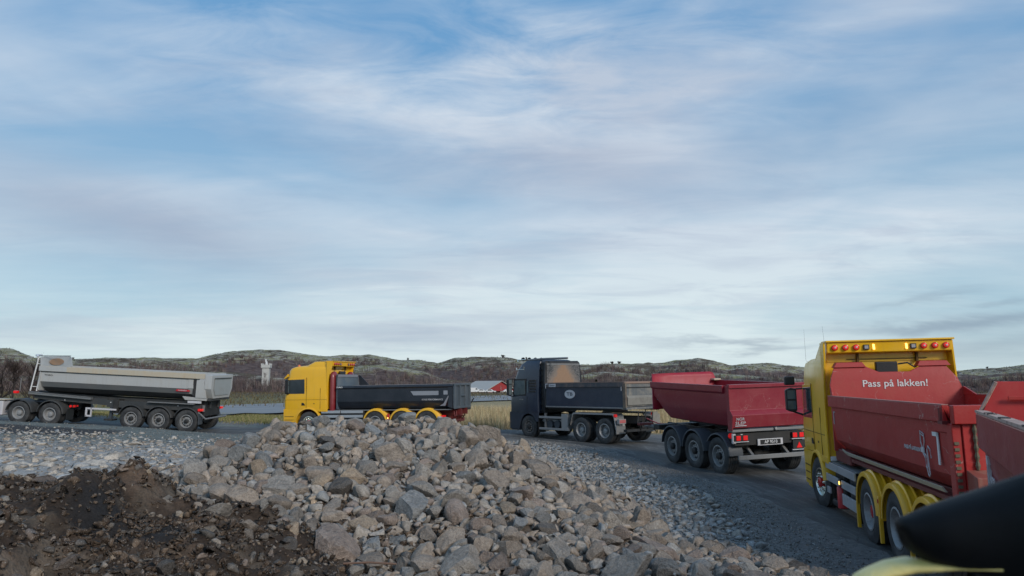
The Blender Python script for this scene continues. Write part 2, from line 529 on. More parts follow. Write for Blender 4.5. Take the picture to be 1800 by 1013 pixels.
def height(x, y, full=False):
    x = np.asarray(x, float); y = np.asarray(y, float)
    d, zr = road_dist(x, y)
    b = plain(x, y)
    b = b + 0.10 * fbm(x * 0.35, y * 0.35, 21, 3) * sstep(2, 8, d) * (y < 62) + 0.035 * fbm(x * 2.2, y * 2.2, 22, 2) * sstep(3.3, 5, d) * (y < 60)
    # raised gravel verge on the near side of the road at the left
    berm = 0.20 * np.exp(-((d - 4.2) / 0.8) ** 2) * sstep(-11, -17, x) * (y < 37)
    t = sstep(2.8, 6.0, d)
    base = zr * (1 - t) + b * t + berm - 0.06 * sstep(2.5, 2.1, d)
    p = pile(x, y); q = mound(x, y)
    h = np.maximum(base, np.maximum(p, q) + 0.15 * base * 0)
    h = np.where((p > 0) | (q > 0), np.maximum(h, base), h)
    return h


def sight(px, py, Y):
    """point of the place that stands Y metres ahead in the direction of photo pixel px, py"""
    th = R(7.602); u = (px - 900) / 1300; v = (506.5 - py) / 1300
    t = Y / (math.cos(th) - v * math.sin(th))
    return Vector((u * t, Y, CAM_H + t * (math.sin(th) + v * math.cos(th))))


# ------------------------------------------------------------------ ground sheet
def axis_pts(segs):
    out = []
    for a, b, st in segs:
        n = max(1, int(round((b - a) / st)))
        out += list(a + (b - a) * np.arange(n) / n)
    out.append(segs[-1][1])
    return np.array(out)


def grid_mesh(name, xs, ys, zf, colf, mat):
    X, Y = np.meshgrid(xs, ys)
    Z = zf(X, Y)
    n, m = len(xs), len(ys)
    me = bpy.data.meshes.new(name)
    co = np.stack([X.ravel(), Y.ravel(), Z.ravel()], 1).astype(np.float32)
    i = np.arange((n - 1) * (m - 1)); r = i // (n - 1); c = i % (n - 1)
    a = r * n + c
    q = np.stack([a, a + 1, a + 1 + n, a + n], 1).astype(np.int32)
    mesh_np(me, co, q)
    if colf is not None:
        C = colf(X, Y, Z)
        at = me.color_attributes.new('tone', 'FLOAT_COLOR', 'POINT')
        at.data.foreach_set('color', np.concatenate([C.reshape(-1, 3), np.ones((n * m, 1))], 1).astype(np.float32).ravel())
    me.materials.append(mat)
    o = bpy.data.objects.new(name, me); COL.objects.link(o)
    me.polygons.foreach_set('use_smooth', [True] * len(me.polygons))
    return o


def mesh_np(me, co, faces):
    k = faces.shape[1]
    me.vertices.add(len(co)); me.vertices.foreach_set('co', co.astype(np.float32).ravel())
    me.loops.add(faces.size); me.loops.foreach_set('vertex_index', faces.astype(np.int32).ravel())
    me.polygons.add(len(faces))
    me.polygons.foreach_set('loop_start', (np.arange(len(faces)) * k).astype(np.int32))
    me.polygons.foreach_set('loop_total', np.full(len(faces), k, np.int32))
    me.update(calc_edges=True)


def M_ground():
    m, t = mat_new('ground soil and gravel')
    co = t.n('ShaderNodeTexCoord').outputs['Object']
    base = t.n('ShaderNodeVertexColor', layer_name='tone').outputs[0]
    n1 = t.noise(co, 1.1, 6, 0.65, 0.3)
    n2 = t.noise(co, 9, 6, 0.7)
    n3 = t.noise(co, 46, 4, 0.7)
    vo = t.n('ShaderNodeTexVoronoi', {'Vector': co, 'Scale': 22.0, 'Randomness': 1.0}).outputs[0]
    k = t.m('MULTIPLY', t.mr(n1, 0.25, 0.75, 0.72, 1.3), t.mr(n2, 0.25, 0.75, 0.55, 1.45))
    k = t.m('MULTIPLY', k, t.mr(n3, 0.25, 0.75, 0.65, 1.4))
    c = t.mix(1.0, base, t.n('ShaderNodeCombineColor', {0: k, 1: k, 2: k}), 'MULTIPLY')
    h = t.m('ADD', t.m('MULTIPLY', n2, 0.06), t.m('ADD', t.m('MULTIPLY', n3, 0.02), t.m('MULTIPLY', vo, -0.015)))
    b = t.n('ShaderNodeBump', {'Strength': 0.9, 'Distance': 1.0, 'Height': h})
    p = t.n('ShaderNodeBsdfPrincipled', {'Base Color': c, 'Roughness': 0.9, 'Normal': b, 'Specular IOR Level': 0.3})
    t.n('ShaderNodeOutputMaterial', {0: p})
    return m


def ground_col(X, Y, Z):
    d, zr = road_dist(X, Y)
    C = np.zeros(X.shape + (3,))

    def setc(w, c, var=0.0):
        nonlocal C
        w = np.clip(w, 0, 1)[..., None]
        C = C * (1 - w) + np.array(c) * w
    setc(np.ones_like(X), (0.165, 0.163, 0.158))
    nz = fbm(X * 0.5, Y * 0.5, 31, 4)
    setc(sstep(-.1, .5, nz) * .5, (0.22, 0.21, 0.195))
    setc(sstep(-6, -10, X) * sstep(29, 24, Y) * (Y > 10), (0.32, 0.31, 0.295))
    setc(sstep(3.4, 4.2, d) * (X > -1) * (Y < 34), (0.26, 0.255, 0.248))
    setc(sstep(4.0, 2.9, d + .6 * nz), (0.165, 0.163, 0.160))
    # greenish grey gravel beside the road at the left
    setc(sstep(-6, -10, X) * sstep(24, 28, Y) * (Y < 40), (0.150, 0.165, 0.152))
    e = ((X + 19.6) / 4.6) ** 2 + ((Y - 29.0) / 1.6) ** 2 + 0.5 * nz
    setc(sstep(1.15, .85, e), (0.045, 0.045, 0.046))
    p = pile(X, Y); q = mound(X, Y)
    setc(sstep(0.03, 0.2, p), (0.135, 0.108, 0.086))
    soil = sstep(-0.02, 0.12, q - p)
    setc(soil, (0.044, 0.031, 0.023))
    setc(soil * sstep(-0.05, .5, fbm(X * 1.1, Y * 1.1, 41, 5, .6)), (0.135, 0.092, 0.065))
    setc(soil * sstep(.1, .5, fbm(X * 2.6, Y * 2.6, 44, 4, .6)) * .6, (0.16, 0.13, 0.10))
    dp = ((X + 4.0) / 0.55) ** 2 + ((Y - 7.9) / 0.4) ** 2
    setc(soil * sstep(1.3, .8, dp + .3 * nz), (0.024, 0.022, 0.022))
    # grassland beyond the road
    far = sstep(4.6, 6.2, d + nz) * (Y > 37)
    g1 = sstep(-.4, .5, fbm(X * .12, Y * .12, 51, 4))
    setc(far, (0.15, 0.14, 0.055))
    setc(far * g1, (0.16, 0.13, 0.065))
    setc(far * sstep(-9, -4, X) * sstep(170, 90, Y), (0.33, 0.26, 0.15))
    setc(far * sstep(130, 190, Y), (0.11, 0.10, 0.05))
    setc(sstep(200, 330, Y), (0.075, 0.055, 0.05))
    return C


GM = M_ground()
gx = axis_pts([(-900, -120, 60), (-120, -40, 5), (-40, -14, .5), (-14, -9, .12), (-9, 4.5, .06), (4.5, 12, .25), (12, 40, 1.5), (40, 140, 8), (140, 900, 60)])
gy = axis_pts([(-300, -10, 30), (-10, 4, 1.0), (4, 6, .12), (6, 17, .06), (17, 30, .22), (30, 42, .4), (42, 80, 1.5), (80, 240, 5), (240, 700, 30), (700, 3500, 300)])
ground = grid_mesh('ground', gx, gy, height, ground_col, GM)
tag(ground, kind='structure')


def strip(name, centre, w0, w1, mat, lift, zf, nacross=10, wob=0.0, seed=5):
    """a road sheet following a centre line, w0 to the left of travel and w1 to the right"""
    P = np.array(centre); T = np.gradient(P[:, :2], axis=0); T /= np.linalg.norm(T, axis=1)[:, None]
    N = np.stack([-T[:, 1], T[:, 0]], 1)
    vs = []; s = np.arange(len(P)) * 0.7
    e0 = w0 + wob * 2 * fbm(s, s * 0 + 1, seed, 3); e1 = w1 + wob * 2 * fbm(s, s * 0 + 9, seed, 3)
    for k in range(nacross + 1):
        o = -e1 + (e0 + e1) * k / nacross
        vs.append(P[:, :2] + N * o[:, None])
    V = np.stack(vs, 1).reshape(-1, 2)
    Z = zf(V[:, 0], V[:, 1]) + lift
    n = nacross + 1
    edge = np.tile(np.abs(np.linspace(-1, 1, n)), len(P)); Z = Z - 0.10 * np.clip(edge - .86, 0, 1) / .14; L = len(P)
    i = np.arange((L - 1) * nacross); r = i // nacross; c = i % nacross; a = r * n + c
    q = np.stack([a, a + n, a + n + 1, a + 1], 1)
    lane = np.concatenate([np.linspace(-1, 1, n)[None] * 0 + (-e1[:, None] + (e0 + e1)[:, None] * np.linspace(0, 1, n)[None])]).ravel()
    Z = Z - .025 * np.exp(-((np.abs(lane) - 1.0) / .28) ** 2)
    me = bpy.data.meshes.new(name); mesh_np(me, np.concatenate([V, Z[:, None]], 1), q[:, ::-1])
    al = np.repeat(np.cumsum(np.r_[0, np.linalg.norm(np.diff(P[:, :2], axis=0), axis=1)]), n)
    at = me.color_attributes.new('lane', 'FLOAT_COLOR', 'POINT')
    at.data.foreach_set('color', np.stack([lane * .1 + .5, al * .01, al * 0, al * 0 + 1], 1).astype(np.float32).ravel())
    me.materials.append(mat); me.polygons.foreach_set('use_smooth', [True] * len(me.polygons))
    o = bpy.data.objects.new(name, me); COL.objects.link(o)
    return tag(o, kind='structure')


def M_road():
    m, t = mat_new('dark packed gravel road')
    co = t.n('ShaderNodeTexCoord').outputs['Object']
    n1 = t.noise(co, 0.7, 6, 0.6, 0.6)
    n2 = t.noise(co, 6, 6, 0.7)
    n3 = t.noise(co, 55, 3, 0.7)
    sx = t.n('ShaderNodeMapping', {'Vector': co, 'Rotation': (0, 0, R(18)), 'Scale': (2.4, 0.22, 1)}).outputs[0]
    tr = t.noise(sx, 1.6, 5, 0.65, 0.6)
    f = t.m('MULTIPLY', t.ss(tr, 0.45, 0.75), t.mr(n1, 0.3, 0.7, 0.3, 1.0))
    c = t.mix(t.ss(n1, 0.3, 0.7), (0.050, 0.050, 0.049), (0.088, 0.086, 0.083))
    c = t.mix(t.m('MULTIPLY', f, 0.8), c, (0.19, 0.188, 0.182))
    c = t.mix(t.m('MULTIPLY', t.ss(n3, 0.62, 0.75), 0.5), c, (0.19, 0.188, 0.18))
    ln = t.n('ShaderNodeSeparateColor', {0: t.n('ShaderNodeVertexColor', layer_name='lane').outputs[0]})
    ac = t.m('MULTIPLY', t.m('SUBTRACT', ln.outputs[0], .5), 10.0)
    lv = t.n('ShaderNodeCombineXYZ', {0: t.m('MULTIPLY', ac, 2.6), 1: t.m('MULTIPLY', ln.outputs[1], 22.0), 2: 0.0}).outputs[0]
    ls = t.noise(lv, 1.3, 5, 0.6, 0.3)
    rut = t.ss(t.m('ADD', t.m('ABSOLUTE', t.m('SUBTRACT', t.m('ABSOLUTE', ac), 1.0)), t.m('MULTIPLY', t.m('SUBTRACT', ls, .5), .7)), .42, .16)
    c = t.mix(t.m('MULTIPLY', t.ss(ls, .50, .66), .55), c, (0.17, 0.168, 0.162))
    c = t.mix(t.m('MULTIPLY', rut, .75), c, (0.034, 0.034, 0.034))
    k = t.mr(n2, 0.25, 0.75, 0.7, 1.3)
    c = t.mix(1.0, c, t.n('ShaderNodeCombineColor', {0: k, 1: k, 2: k}), 'MULTIPLY')
    b = t.n('ShaderNodeBump', {'Strength': 0.8, 'Distance': 1.0, 'Height': t.m('ADD', t.m('MULTIPLY', n2, 0.03), t.m('MULTIPLY', n3, 0.012))})
    p = t.n('ShaderNodeBsdfPrincipled', {'Base Color': c, 'Roughness': t.mr(n1, .3, .7, .62, .85), 'Normal': b, 'Specular IOR Level': 0.4})
    t.n('ShaderNodeOutputMaterial', {0: p})
    return m


def road_z(x, y):
    return road_dist(np.asarray(x, float), np.asarray(y, float))[1]


strip('road', RC, 2.5, 3.4, M_road(), 0.0, road_z, 40, 0.22)


def M_simple(name, c0, c1, sc_=1.0, rough=0.85, bump=0.0):
    m, t = mat_new(name)
    co = t.n('ShaderNodeTexCoord').outputs['Object']
    n1 = t.noise(co, sc_, 6, 0.65, 0.4)
    b = t.n('ShaderNodeBump', {'Strength': 0.6, 'Distance': 1.0, 'Height': t.m('MULTIPLY', n1, bump)})
    p = t.n('ShaderNodeBsdfPrincipled', {'Base Color': t.mix(t.ss(n1, .3, .7), c0, c1), 'Roughness': rough, 'Normal': b, 'Specular IOR Level': 0.3})
    t.n('ShaderNodeOutputMaterial', {0: p})
    return m


# far asphalt road that comes past behind the lorries
far_near = [(-330, 748), (0, 744), (150, 741.5), (400, 732), (500, 729), (700, 719), (900, 713.5), (1160, 711), (1500, 709), (2000, 708)]
far_away = [(-330, 737), (0, 735), (150, 733.5), (400, 720.5), (500, 718), (700, 710), (900, 705.5), (1160, 704), (1500, 703.4), (2000, 703)]


def drop(px, py):
    """where the line of sight meets the plain beyond the road"""
    lo, hi = 43.0, 600.0
    for _ in range(50):
        mid = (lo + hi) / 2; p = sight(px, py, mid)
        if p.z > float(plain(np.array(p.x), np.array(p.y))): lo = mid
        else: hi = mid
    return sight(px, py, hi)


def polyline_at(L, x):
    return float(np.interp(x, [a for a, b in L], [b for a, b in L]))


fr = MB(); ring = []
for pxx in range(-320, 1990, 15):
    a = drop(pxx, polyline_at(far_near, pxx)); b = drop(pxx, polyline_at(far_away, pxx))
    ring.append([tuple(a + (b - a) * k / 6) for k in range(7)])
fv = [p for r_ in ring for p in r_]
fa = np.array(fv); fa[:, 2] = height(fa[:, 0], fa[:, 1]) + 0.16
fr.add([tuple(p) for p in fa], [(i * 7 + j, (i + 1) * 7 + j, (i + 1) * 7 + j + 1, i * 7 + j + 1) for i in range(len(ring) - 1) for j in range(6)])
tag(fr.build('far_road', M_simple('pale worn asphalt', (0.20, 0.21, 0.22), (0.26, 0.265, 0.27), 0.15), smooth=60), kind='structure')

# ------------------------------------------------------------------ hills
PROF = [(-500, 600), (-300, 612), (-120, 606), (-40, 612), (0, 616), (22, 617), (45, 626), (62, 632), (100, 634), (140, 631), (200, 629), (290, 630), (345, 631), (380, 624), (410, 618), (455, 615), (500, 617), (545, 625),
        (570, 628), (610, 627), (650, 625), (680, 629), (700, 634), (735, 634), (768, 640), (800, 632), (840, 628), (890, 628), (930, 634), (975, 641), (1040, 641), (1075, 640), (1110, 641), (1150, 641), (1190, 635),
        (1228, 631), (1256, 636), (1282, 644), (1310, 640), (1345, 639), (1385, 643), (1430, 649), (1500, 652), (1600, 654), (1690, 652), (1730, 650), (1770, 646), (1800, 641), (1850, 634), (2000, 618), (2200, 600), (2500, 590)]
PROF2 = [(-500, 690), (-300, 668), (-60, 662), (60, 661), (150, 655), (300, 652), (420, 655), (520, 668), (590, 660), (625, 645), (665, 640), (705, 646), (745, 654), (780, 668), (850, 676), (940, 672), (1000, 664), (1040, 655), (1085, 655), (1130, 659), (1180, 665), (1250, 660), (1330, 664), (1420, 668), (1560, 676), (1700, 668), (1800, 660), (2100, 650), (2500, 640)]


def M_hill():
    m, t = mat_new('heath and bare rock')
    g = t.n('ShaderNodeTexCoord').outputs['Object']
    st = t.n('ShaderNodeMapping', {'Vector': g, 'Scale': (0.046, 0.034, 0.28)}).outputs[0]
    n1 = t.noise(st, 1.0, 7, 0.66, 0.6)
    n2 = t.noise(st, 4.0, 6, 0.7, 0.3)
    n3 = t.noise(st, 15.0, 4, 0.7)
    lev = t.n('ShaderNodeVertexColor', layer_name='tone')
    up = t.n('ShaderNodeSeparateColor', {0: lev.outputs[0]})
    rock = t.mix(t.ss(n3, .3, .7), (0.21, 0.20, 0.175), (0.50, 0.48, 0.41))
    moss = t.mix(t.ss(n3, .35, .65), (0.16, 0.155, 0.075), (0.36, 0.34, 0.185))
    heath = t.mix(t.ss(n2, .3, .7), (0.075, 0.060, 0.045), (0.15, 0.118, 0.085))
    wood = t.mix(t.ss(n2, .35, .7), (0.085, 0.063, 0.062), (0.165, 0.128, 0.118))
    topc = t.mix(t.ss(n1, .44, .56), heath, moss)
    topc = t.mix(t.m('MULTIPLY', t.ss(n2, .47, .55), t.ss(n1, .36, .50)), topc, rock)
    topc = t.mix(t.m('MULTIPLY', t.ss(n3, .55, .68), .8), topc, (0.030, 0.030, 0.022))
    f = t.ss(t.m('ADD', up.outputs[0], t.m('MULTIPLY', t.m('SUBTRACT', n1, .5), .7)), .42, .58)
    c = t.mix(f, wood, topc)
    b = t.n('ShaderNodeBump', {'Strength': 1.0, 'Distance': 1.0, 'Height': t.m('ADD', t.m('MULTIPLY', n1, 3.0), t.m('ADD', t.m('MULTIPLY', n2, 1.4), t.m('MULTIPLY', n3, .5)))})
    p = t.n('ShaderNodeBsdfPrincipled', {'Base Color': c, 'Roughness': 0.95, 'Normal': b, 'Specular IOR Level': 0.1})
    t.n('ShaderNodeOutputMaterial', {0: p})
    return m


HM = M_hill()


def hill(name, prof, dist, depth, base_py, lift, seed, moss=1.0, x0=-480, x1=2480, bump=1.0):
    pxs = np.arange(x0, x1, 4.0); nv = 46
    V = []; C = []
    for pxx in pxs:
        cr = polyline_at(prof, pxx)
        D = dist * (1 + 0.10 * math.sin(pxx * 0.006 + seed))
        crest = sight(pxx, cr, D)
        foot = sight(pxx, base_py, D - depth); foot.z = -3.5
        for k in range(nv):
            v = k / (nv - 1)
            if v <= .8:
                t_ = v / .8
                y = foot.y + (crest.y - foot.y) * t_; x = foot.x + (crest.x - foot.x) * t_
                z = foot.z + (crest.z - foot.z) * (math.sin(t_ * PI / 2) ** 1.15)
            else:
                t_ = (v - .8) / .2
                y = crest.y + depth * .8 * t_; x = crest.x * (1 + .3 * t_); z = crest.z + (foot.z - crest.z) * t_ ** 2
            V.append((x, y, z)); C.append(v / .8 if v < .8 else 1.0)
    V = np.array(V); C = np.array(C)
    amp = bump * np.sin(np.clip(C, 0, 1) * PI * .92) + .16
    V[:, 2] += amp * (1.9 * fbm(V[:, 0] * .03, V[:, 1] * .03, seed, 5, .6) * 1.6 + .9 * fbm(V[:, 0] * .11, V[:, 1] * .11, seed + 7, 3))
    n = nv; L = len(pxs)
    i = np.arange((L - 1) * (n - 1)); r = i // (n - 1); c = i % (n - 1); a = r * n + c
    me = bpy.data.meshes.new(name); mesh_np(me, V, np.stack([a, a + n, a + n + 1, a + 1], 1))
    at = me.color_attributes.new('tone', 'FLOAT_COLOR', 'POINT')
    cc = np.clip(C * lift[0] + lift[1], 0, 1)
    at.data.foreach_set('color', np.stack([cc, cc, cc, cc * 0 + 1], 1).astype(np.float32).ravel())
    me.materials.append(HM); me.polygons.foreach_set('use_smooth', [True] * len(me.polygons))
    o = bpy.data.objects.new(name, me); COL.objects.link(o)
    tag(o, kind='structure')
    return V.reshape(L, nv, 3), C.reshape(L, nv)


HV1, HC1 = hill('hills', PROF, 640, 170, 700, (1.0, -0.02), 61)
HV2, HC2 = hill('low_hills', PROF2, 430, 70, 703, (1.0, -0.16), 77, bump=.7)


# ------------------------------------------------------------------ rocks
def ico(sub):
    import bmesh
    bm = bmesh.new(); bmesh.ops.create_icosphere(bm, subdivisions=sub, radius=1.0)
    v = np.array([p.co[:] for p in bm.verts]); f = np.array([[q.index for q in fc.verts] for fc in bm.faces]); bm.free()
    return v, f


ICO = {k: ico(k) for k in (1, 2, 3, 4)}


def rock_shape(sub, seed, flat=0.7, rounded=0.0):
    """broken stone: a ball cut by random planes, then roughened"""
    r = np.random.default_rng(seed)
    v, f = ICO[sub]
    v = v.copy()
    n = r.integers(9, 15)
    for k in range(n):
        d = r.normal(size=3); d /= np.linalg.norm(d)
        lim = r.uniform(0.38, 0.74) + rounded * .15
        s = v @ d
        v = np.where((s > lim)[:, None], v - d[None] * ((s - lim) * (1.0 - rounded * .4))[:, None], v)
    nn = v / np.maximum(np.linalg.norm(v, axis=1)[:, None], .01)
    w = 0.04 * fbm(v[:, 0] * 2.5 + v[:, 2] * 3.1, v[:, 1] * 2.5 - v[:, 2] * 1.7, seed, 4, .6)
    v = v + nn * w[:, None]
    v = v * np.array([1.0, r.uniform(.62, .95), r.uniform(.45, .8) * flat / .7])
    v /= np.abs(v).max()
    return v, f


def M_rock(name, attr):
    m, t = mat_new(name)
    co = t.n('ShaderNodeTexCoord').outputs['Object']
    if attr:
        base = t.n('ShaderNodeVertexColor', layer_name='tone').outputs[0]
        k1, k2, k3 = 7.0, 34.0, 90.0
    else:
        base = t.n('ShaderNodeObjectInfo').outputs['Color']
        rnd = t.n('ShaderNodeObjectInfo').outputs['Random']
        co = t.vm('ADD', co, t.n('ShaderNodeCombineXYZ', {0: t.m('MULTIPLY', rnd, 60.0), 1: t.m('MULTIPLY', rnd, 31.0), 2: 0.0}))
        k1, k2, k3 = 1.7, 8.0, 26.0
    n1 = t.noise(co, k1, 6, 0.65, 0.5)
    n2 = t.noise(co, k2, 5, 0.7)
    n3 = t.noise(co, k3, 3, 0.75)
    c = t.mix(1.0, base, t.mix(t.ss(n1, .3, .7), (0.72, 0.70, 0.68), (1.15, 1.13, 1.10)), 'MULTIPLY')
    c = t.mix(1.0, c, t.mix(t.ss(n2, .3, .7), (0.72, 0.72, 0.73), (1.2, 1.2, 1.2)), 'MULTIPLY')
    c = t.mix(t.m('MULTIPLY', t.ss(n3, .56, .68), .6), c, (0.50, 0.47, 0.43))
    c = t.mix(t.m('MULTIPLY', t.ss(n3, .40, .30), .55), c, (0.05, 0.045, 0.04))
    c = t.mix(t.m('MULTIPLY', t.ss(n1, .57, .72), .45), c, (0.10, 0.075, 0.055))
    b = t.n('ShaderNodeBump', {'Strength': 0.8, 'Distance': 1.0, 'Height': t.m('ADD', t.m('MULTIPLY', n1, .03 if attr else .12), t.m('MULTIPLY', n2, .01 if attr else .05))})
    p = t.n('ShaderNodeBsdfPrincipled', {'Base Color': c, 'Roughness': 0.88, 'Normal': b, 'Specular IOR Level': 0.3})
    t.n('ShaderNodeOutputMaterial', {0: p})
    return m


RM1 = M_rock('single rock', False)
RM2 = M_rock('rubble rock', True)
TONES = {'brown-grey': (0.300, 0.256, 0.216), 'grey': (0.300, 0.277, 0.250), 'blue-grey': (0.275, 0.282, 0.282), 'reddish brown': (0.262, 0.212, 0.182), 'ochre': (0.33, 0.265, 0.20), 'dark grey': (0.14, 0.125, 0.112), 'pale': (0.44, 0.408, 0.365), 'pale blue-grey': (0.365, 0.370, 0.368), 'soil': (.075, .052, .037), 'clod': (.16, .115, .082)}
PILE_T = ['brown-grey'] * 11 + ['grey'] * 9 + ['blue-grey'] * 2 + ['reddish brown'] * 3 + ['ochre'] * 1 + ['dark grey']
RIGHT_T = ['pale blue-grey'] * 7 + ['blue-grey'] * 5 + ['grey'] * 4 + ['pale'] * 2 + ['brown-grey']
LEFT_T = ['pale'] * 8 + ['pale blue-grey'] * 4 + ['grey'] * 3 + ['brown-grey'] * 2
SOIL_T = ['ochre'] * 3 + ['brown-grey'] * 6 + ['reddish brown'] * 5 + ['dark grey'] * 6 + ['grey'] * 2


def proj(p):
    th = R(7.602); y, z = p[1], p[2] - CAM_H
    f = y * math.cos(th) + z * math.sin(th); u = -y * math.sin(th) + z * math.cos(th)
    return 900 + 1300 * p[0] / f, 506.5 - 1300 * u / f


class Dart:
    """dart throwing with a coarse hash grid so that stones lie beside, not inside, each other"""
    def __init__(s): s.g = {}
    def ok(s, x, y, r, k):
        ci, cj = int(x // .5), int(y // .5)
        for i in range(ci - 2, ci + 3):
            for j in range(cj - 2, cj + 3):
                for (a, b, q) in s.g.get((i, j), ()):
                    if (a - x) ** 2 + (b - y) ** 2 < (k * (q + r)) ** 2: return False
        return True
    def put(s, x, y, r): s.g.setdefault((int(x // .5), int(y // .5)), []).append((x, y, r))


rocks = []      # x, y, radius, tone, zone, flat, tilt
dart = Dart()


def throw(n, xr, yr, rr, zone, tones, dens, k=.8, flat=.7, tries=6, dt=None, clump=None):
    dt = dt or dart
    cnt = 0
    N = n * tries
    xs = nrg.uniform(xr[0], xr[1], N); ys = nrg.uniform(yr[0], yr[1], N)
    w = dens(xs, ys)
    keep = nrg.uniform(0, 1, N) < w
    xs, ys = xs[keep], ys[keep]
    rs = rr[0] + (rr[1] - rr[0]) * nrg.beta(1.2, 2.4, len(xs))
    for x, y, r in zip(xs, ys, rs):
        if cnt >= n: break
        if dt.ok(x, y, r, k):
            dt.put(x, y, r); cnt += 1
            rocks.append((x, y, r, tones[nrg.integers(len(tones))], zone, flat))
    return cnt


def in_pile(lo=.02):
    def f(x, y):
        p = pile(x, y); q = mound(x, y)
        return ((p > lo) & (p > q - .02)) * 1.0
    return f


def is_right(x, y):
    d, _ = road_dist(x, y); p = pile(x, y)
    return ((x > -1.5) & (d > 3.2) & (p < .12)) * sstep(3.3, 4.2, d + .5 * fbm(x * .7, y * .7, 71, 2)) * (x < 9) * (y < 34)


def is_left(x, y):
    d, _ = road_dist(x, y); p = pile(x, y); q = mound(x, y)
    return ((x < -1.5) & (p < .1) & (q < .1) & (d > 4)) * sstep(30.5, 26, y + 3 * fbm(x * .3, y * .3, 72, 2) + 0.0 * x)


# the biggest boulders, each where it lies
BIG = [(-1.98, 8.95, .36, 'reddish brown', .80), (-1.35, 10.15, .30, 'blue-grey', .66), (-.80, 10.25, .29, 'grey', .70), (0.10, 9.55, .24, 'blue-grey', .60), (1.20, 8.35, .38, 'grey', .55),
       (2.05, 8.35, .27, 'brown-grey', .75), (-.55, 12.4, .27, 'brown-grey', .8), (.95, 11.6, .32, 'brown-grey', .55), (1.55, 10.9, .26, 'grey', .85), (1.9, 9.9, .42, 'reddish brown', .45),
       (-3.3, 11.0, .30, 'grey', .65), (-2.85, 11.5, .30, 'brown-grey', .7), (-2.0, 12.2, .40, 'brown-grey', .5), (-4.1, 10.6, .28, 'brown-grey', .6), (-.35, 13.9, .42, 'brown-grey', .5), (.45, 13.0, .34, 'brown-grey', .6),
       (-3.5, 8.9, .24, 'grey', .5), (-.55, 8.4, .28, 'grey', .5), (-1.3, 13.9, .28, 'grey', .6), (-3.9, 12.8, .34, 'brown-grey', .5), (2.7, 8.6, .24, 'reddish brown', .7), (.3, 8.0, .26, 'brown-grey', .7), (-4.9, 11.6, .26, 'grey', .65),
       (3.35, 8.4, .19, 'brown-grey', .9), (-2.4, 10.2, .26, 'brown-grey', .5), (.4, 10.6, .24, 'reddish brown', .6), (-.2, 11.2, .26, 'brown-grey', .55)]
for (x, y, r, tn, fl) in BIG:
    dart.put(x, y, r * .9); rocks.append((x, y, r * .9, tn, 'pile', fl))
throw(380, (-8, 4), (6.5, 18), (.14, .26), 'pile', PILE_T, in_pile(.1), .72, .7, 14)
throw(2300, (-8, 4.5), (6.0, 17.5), (.085, .16), 'pile', PILE_T, in_pile(.04), .62, .75, 14)
throw(3800, (-8.5, 4.8), (5.6, 17.5), (.05, .09), 'pile', PILE_T, in_pile(), .62, .8, 14)
n_a = len(rocks)
throw(90, (-1.5, 4.6), (7, 22), (.11, .20), 'right', RIGHT_T, lambda x, y: is_right(x, y) * sstep(2.9, 1.2, x - (12 - y) * .12), .8, .6)
throw(2200, (-1.5, 6.5), (6, 32), (.06, .13), 'right', RIGHT_T, is_right, .68, .6, 12)
throw(3600, (-1.5, 7), (6, 33), (.035, .06), 'right', RIGHT_T, is_right, .68, .65, 10)
throw(420, (-19, -2), (11, 28), (.16, .38), 'left', LEFT_T, lambda x, y: is_left(x, y) * sstep(29, 20, y), .70, .42, 12)
throw(2600, (-22, -2), (11, 29), (.07, .16), 'left', LEFT_T, is_left, .68, .5, 9)
throw(2500, (-24, -2), (11, 31), (.045, .08), 'left', LEFT_T, is_left, .72, .6)
soilf = lambda x, y: ((mound(x, y) > .08) & (mound(x, y) > pile(x, y))) * (.22 + .78 * sstep(0, .35, fbm(x * .8, y * .8, 91, 3) + .1))
nodark = lambda x, y: soilf(x, y) * (((x + 4.0) / .8) ** 2 + ((y - 7.9) / .55) ** 2 > 1)
throw(85, (-8, -.6), (4.5, 9.6), (.09, .20), 'soil', SOIL_T, nodark, .95, .6, 14)
throw(560, (-9, -.4), (4.3, 9.8), (.05, .10), 'soil', SOIL_T, nodark, 1.0, .7)
throw(2200, (-9, -.3), (4.2, 10), (.02, .05), 'soil', SOIL_T, nodark, .8, .8)
RA = np.array([(a, b, c) for a, b, c, *_ in rocks])
ZZ = height(RA[:, 0], RA[:, 1])
e_ = .12
GXs = (height(RA[:, 0] + e_, RA[:, 1]) - height(RA[:, 0] - e_, RA[:, 1])) / (2 * e_)
GYs = (height(RA[:, 0], RA[:, 1] + e_) - height(RA[:, 0], RA[:, 1] - e_)) / (2 * e_)
# apparent size decides which are single things
app = []
for i, (x, y, r, tn, zn, fl) in enumerate(rocks):
    u, v = proj((x, y, ZZ[i] + r * .3))
    vis = -40 < u < 1840 and v < 1060
    if zn == 'pile' and y > 15.3: vis = False
    if y < 1: vis = False
    app.append(r / math.hypot(x, y) if vis else 0.0)
order = np.argsort(-np.array(app))
single = set(order[:300].tolist())
protos = []
for k in range(16):
    v, f = rock_shape(3, 100 + k, .7)
    me = bpy.data.meshes.new('rock_%d' % k); mesh_np(me, v, f)
    me.materials.append(RM1)
    me.polygons.foreach_set('use_smooth', [True] * len(me.polygons)); me.set_sharp_from_angle(angle=R(24))
    protos.append(me)


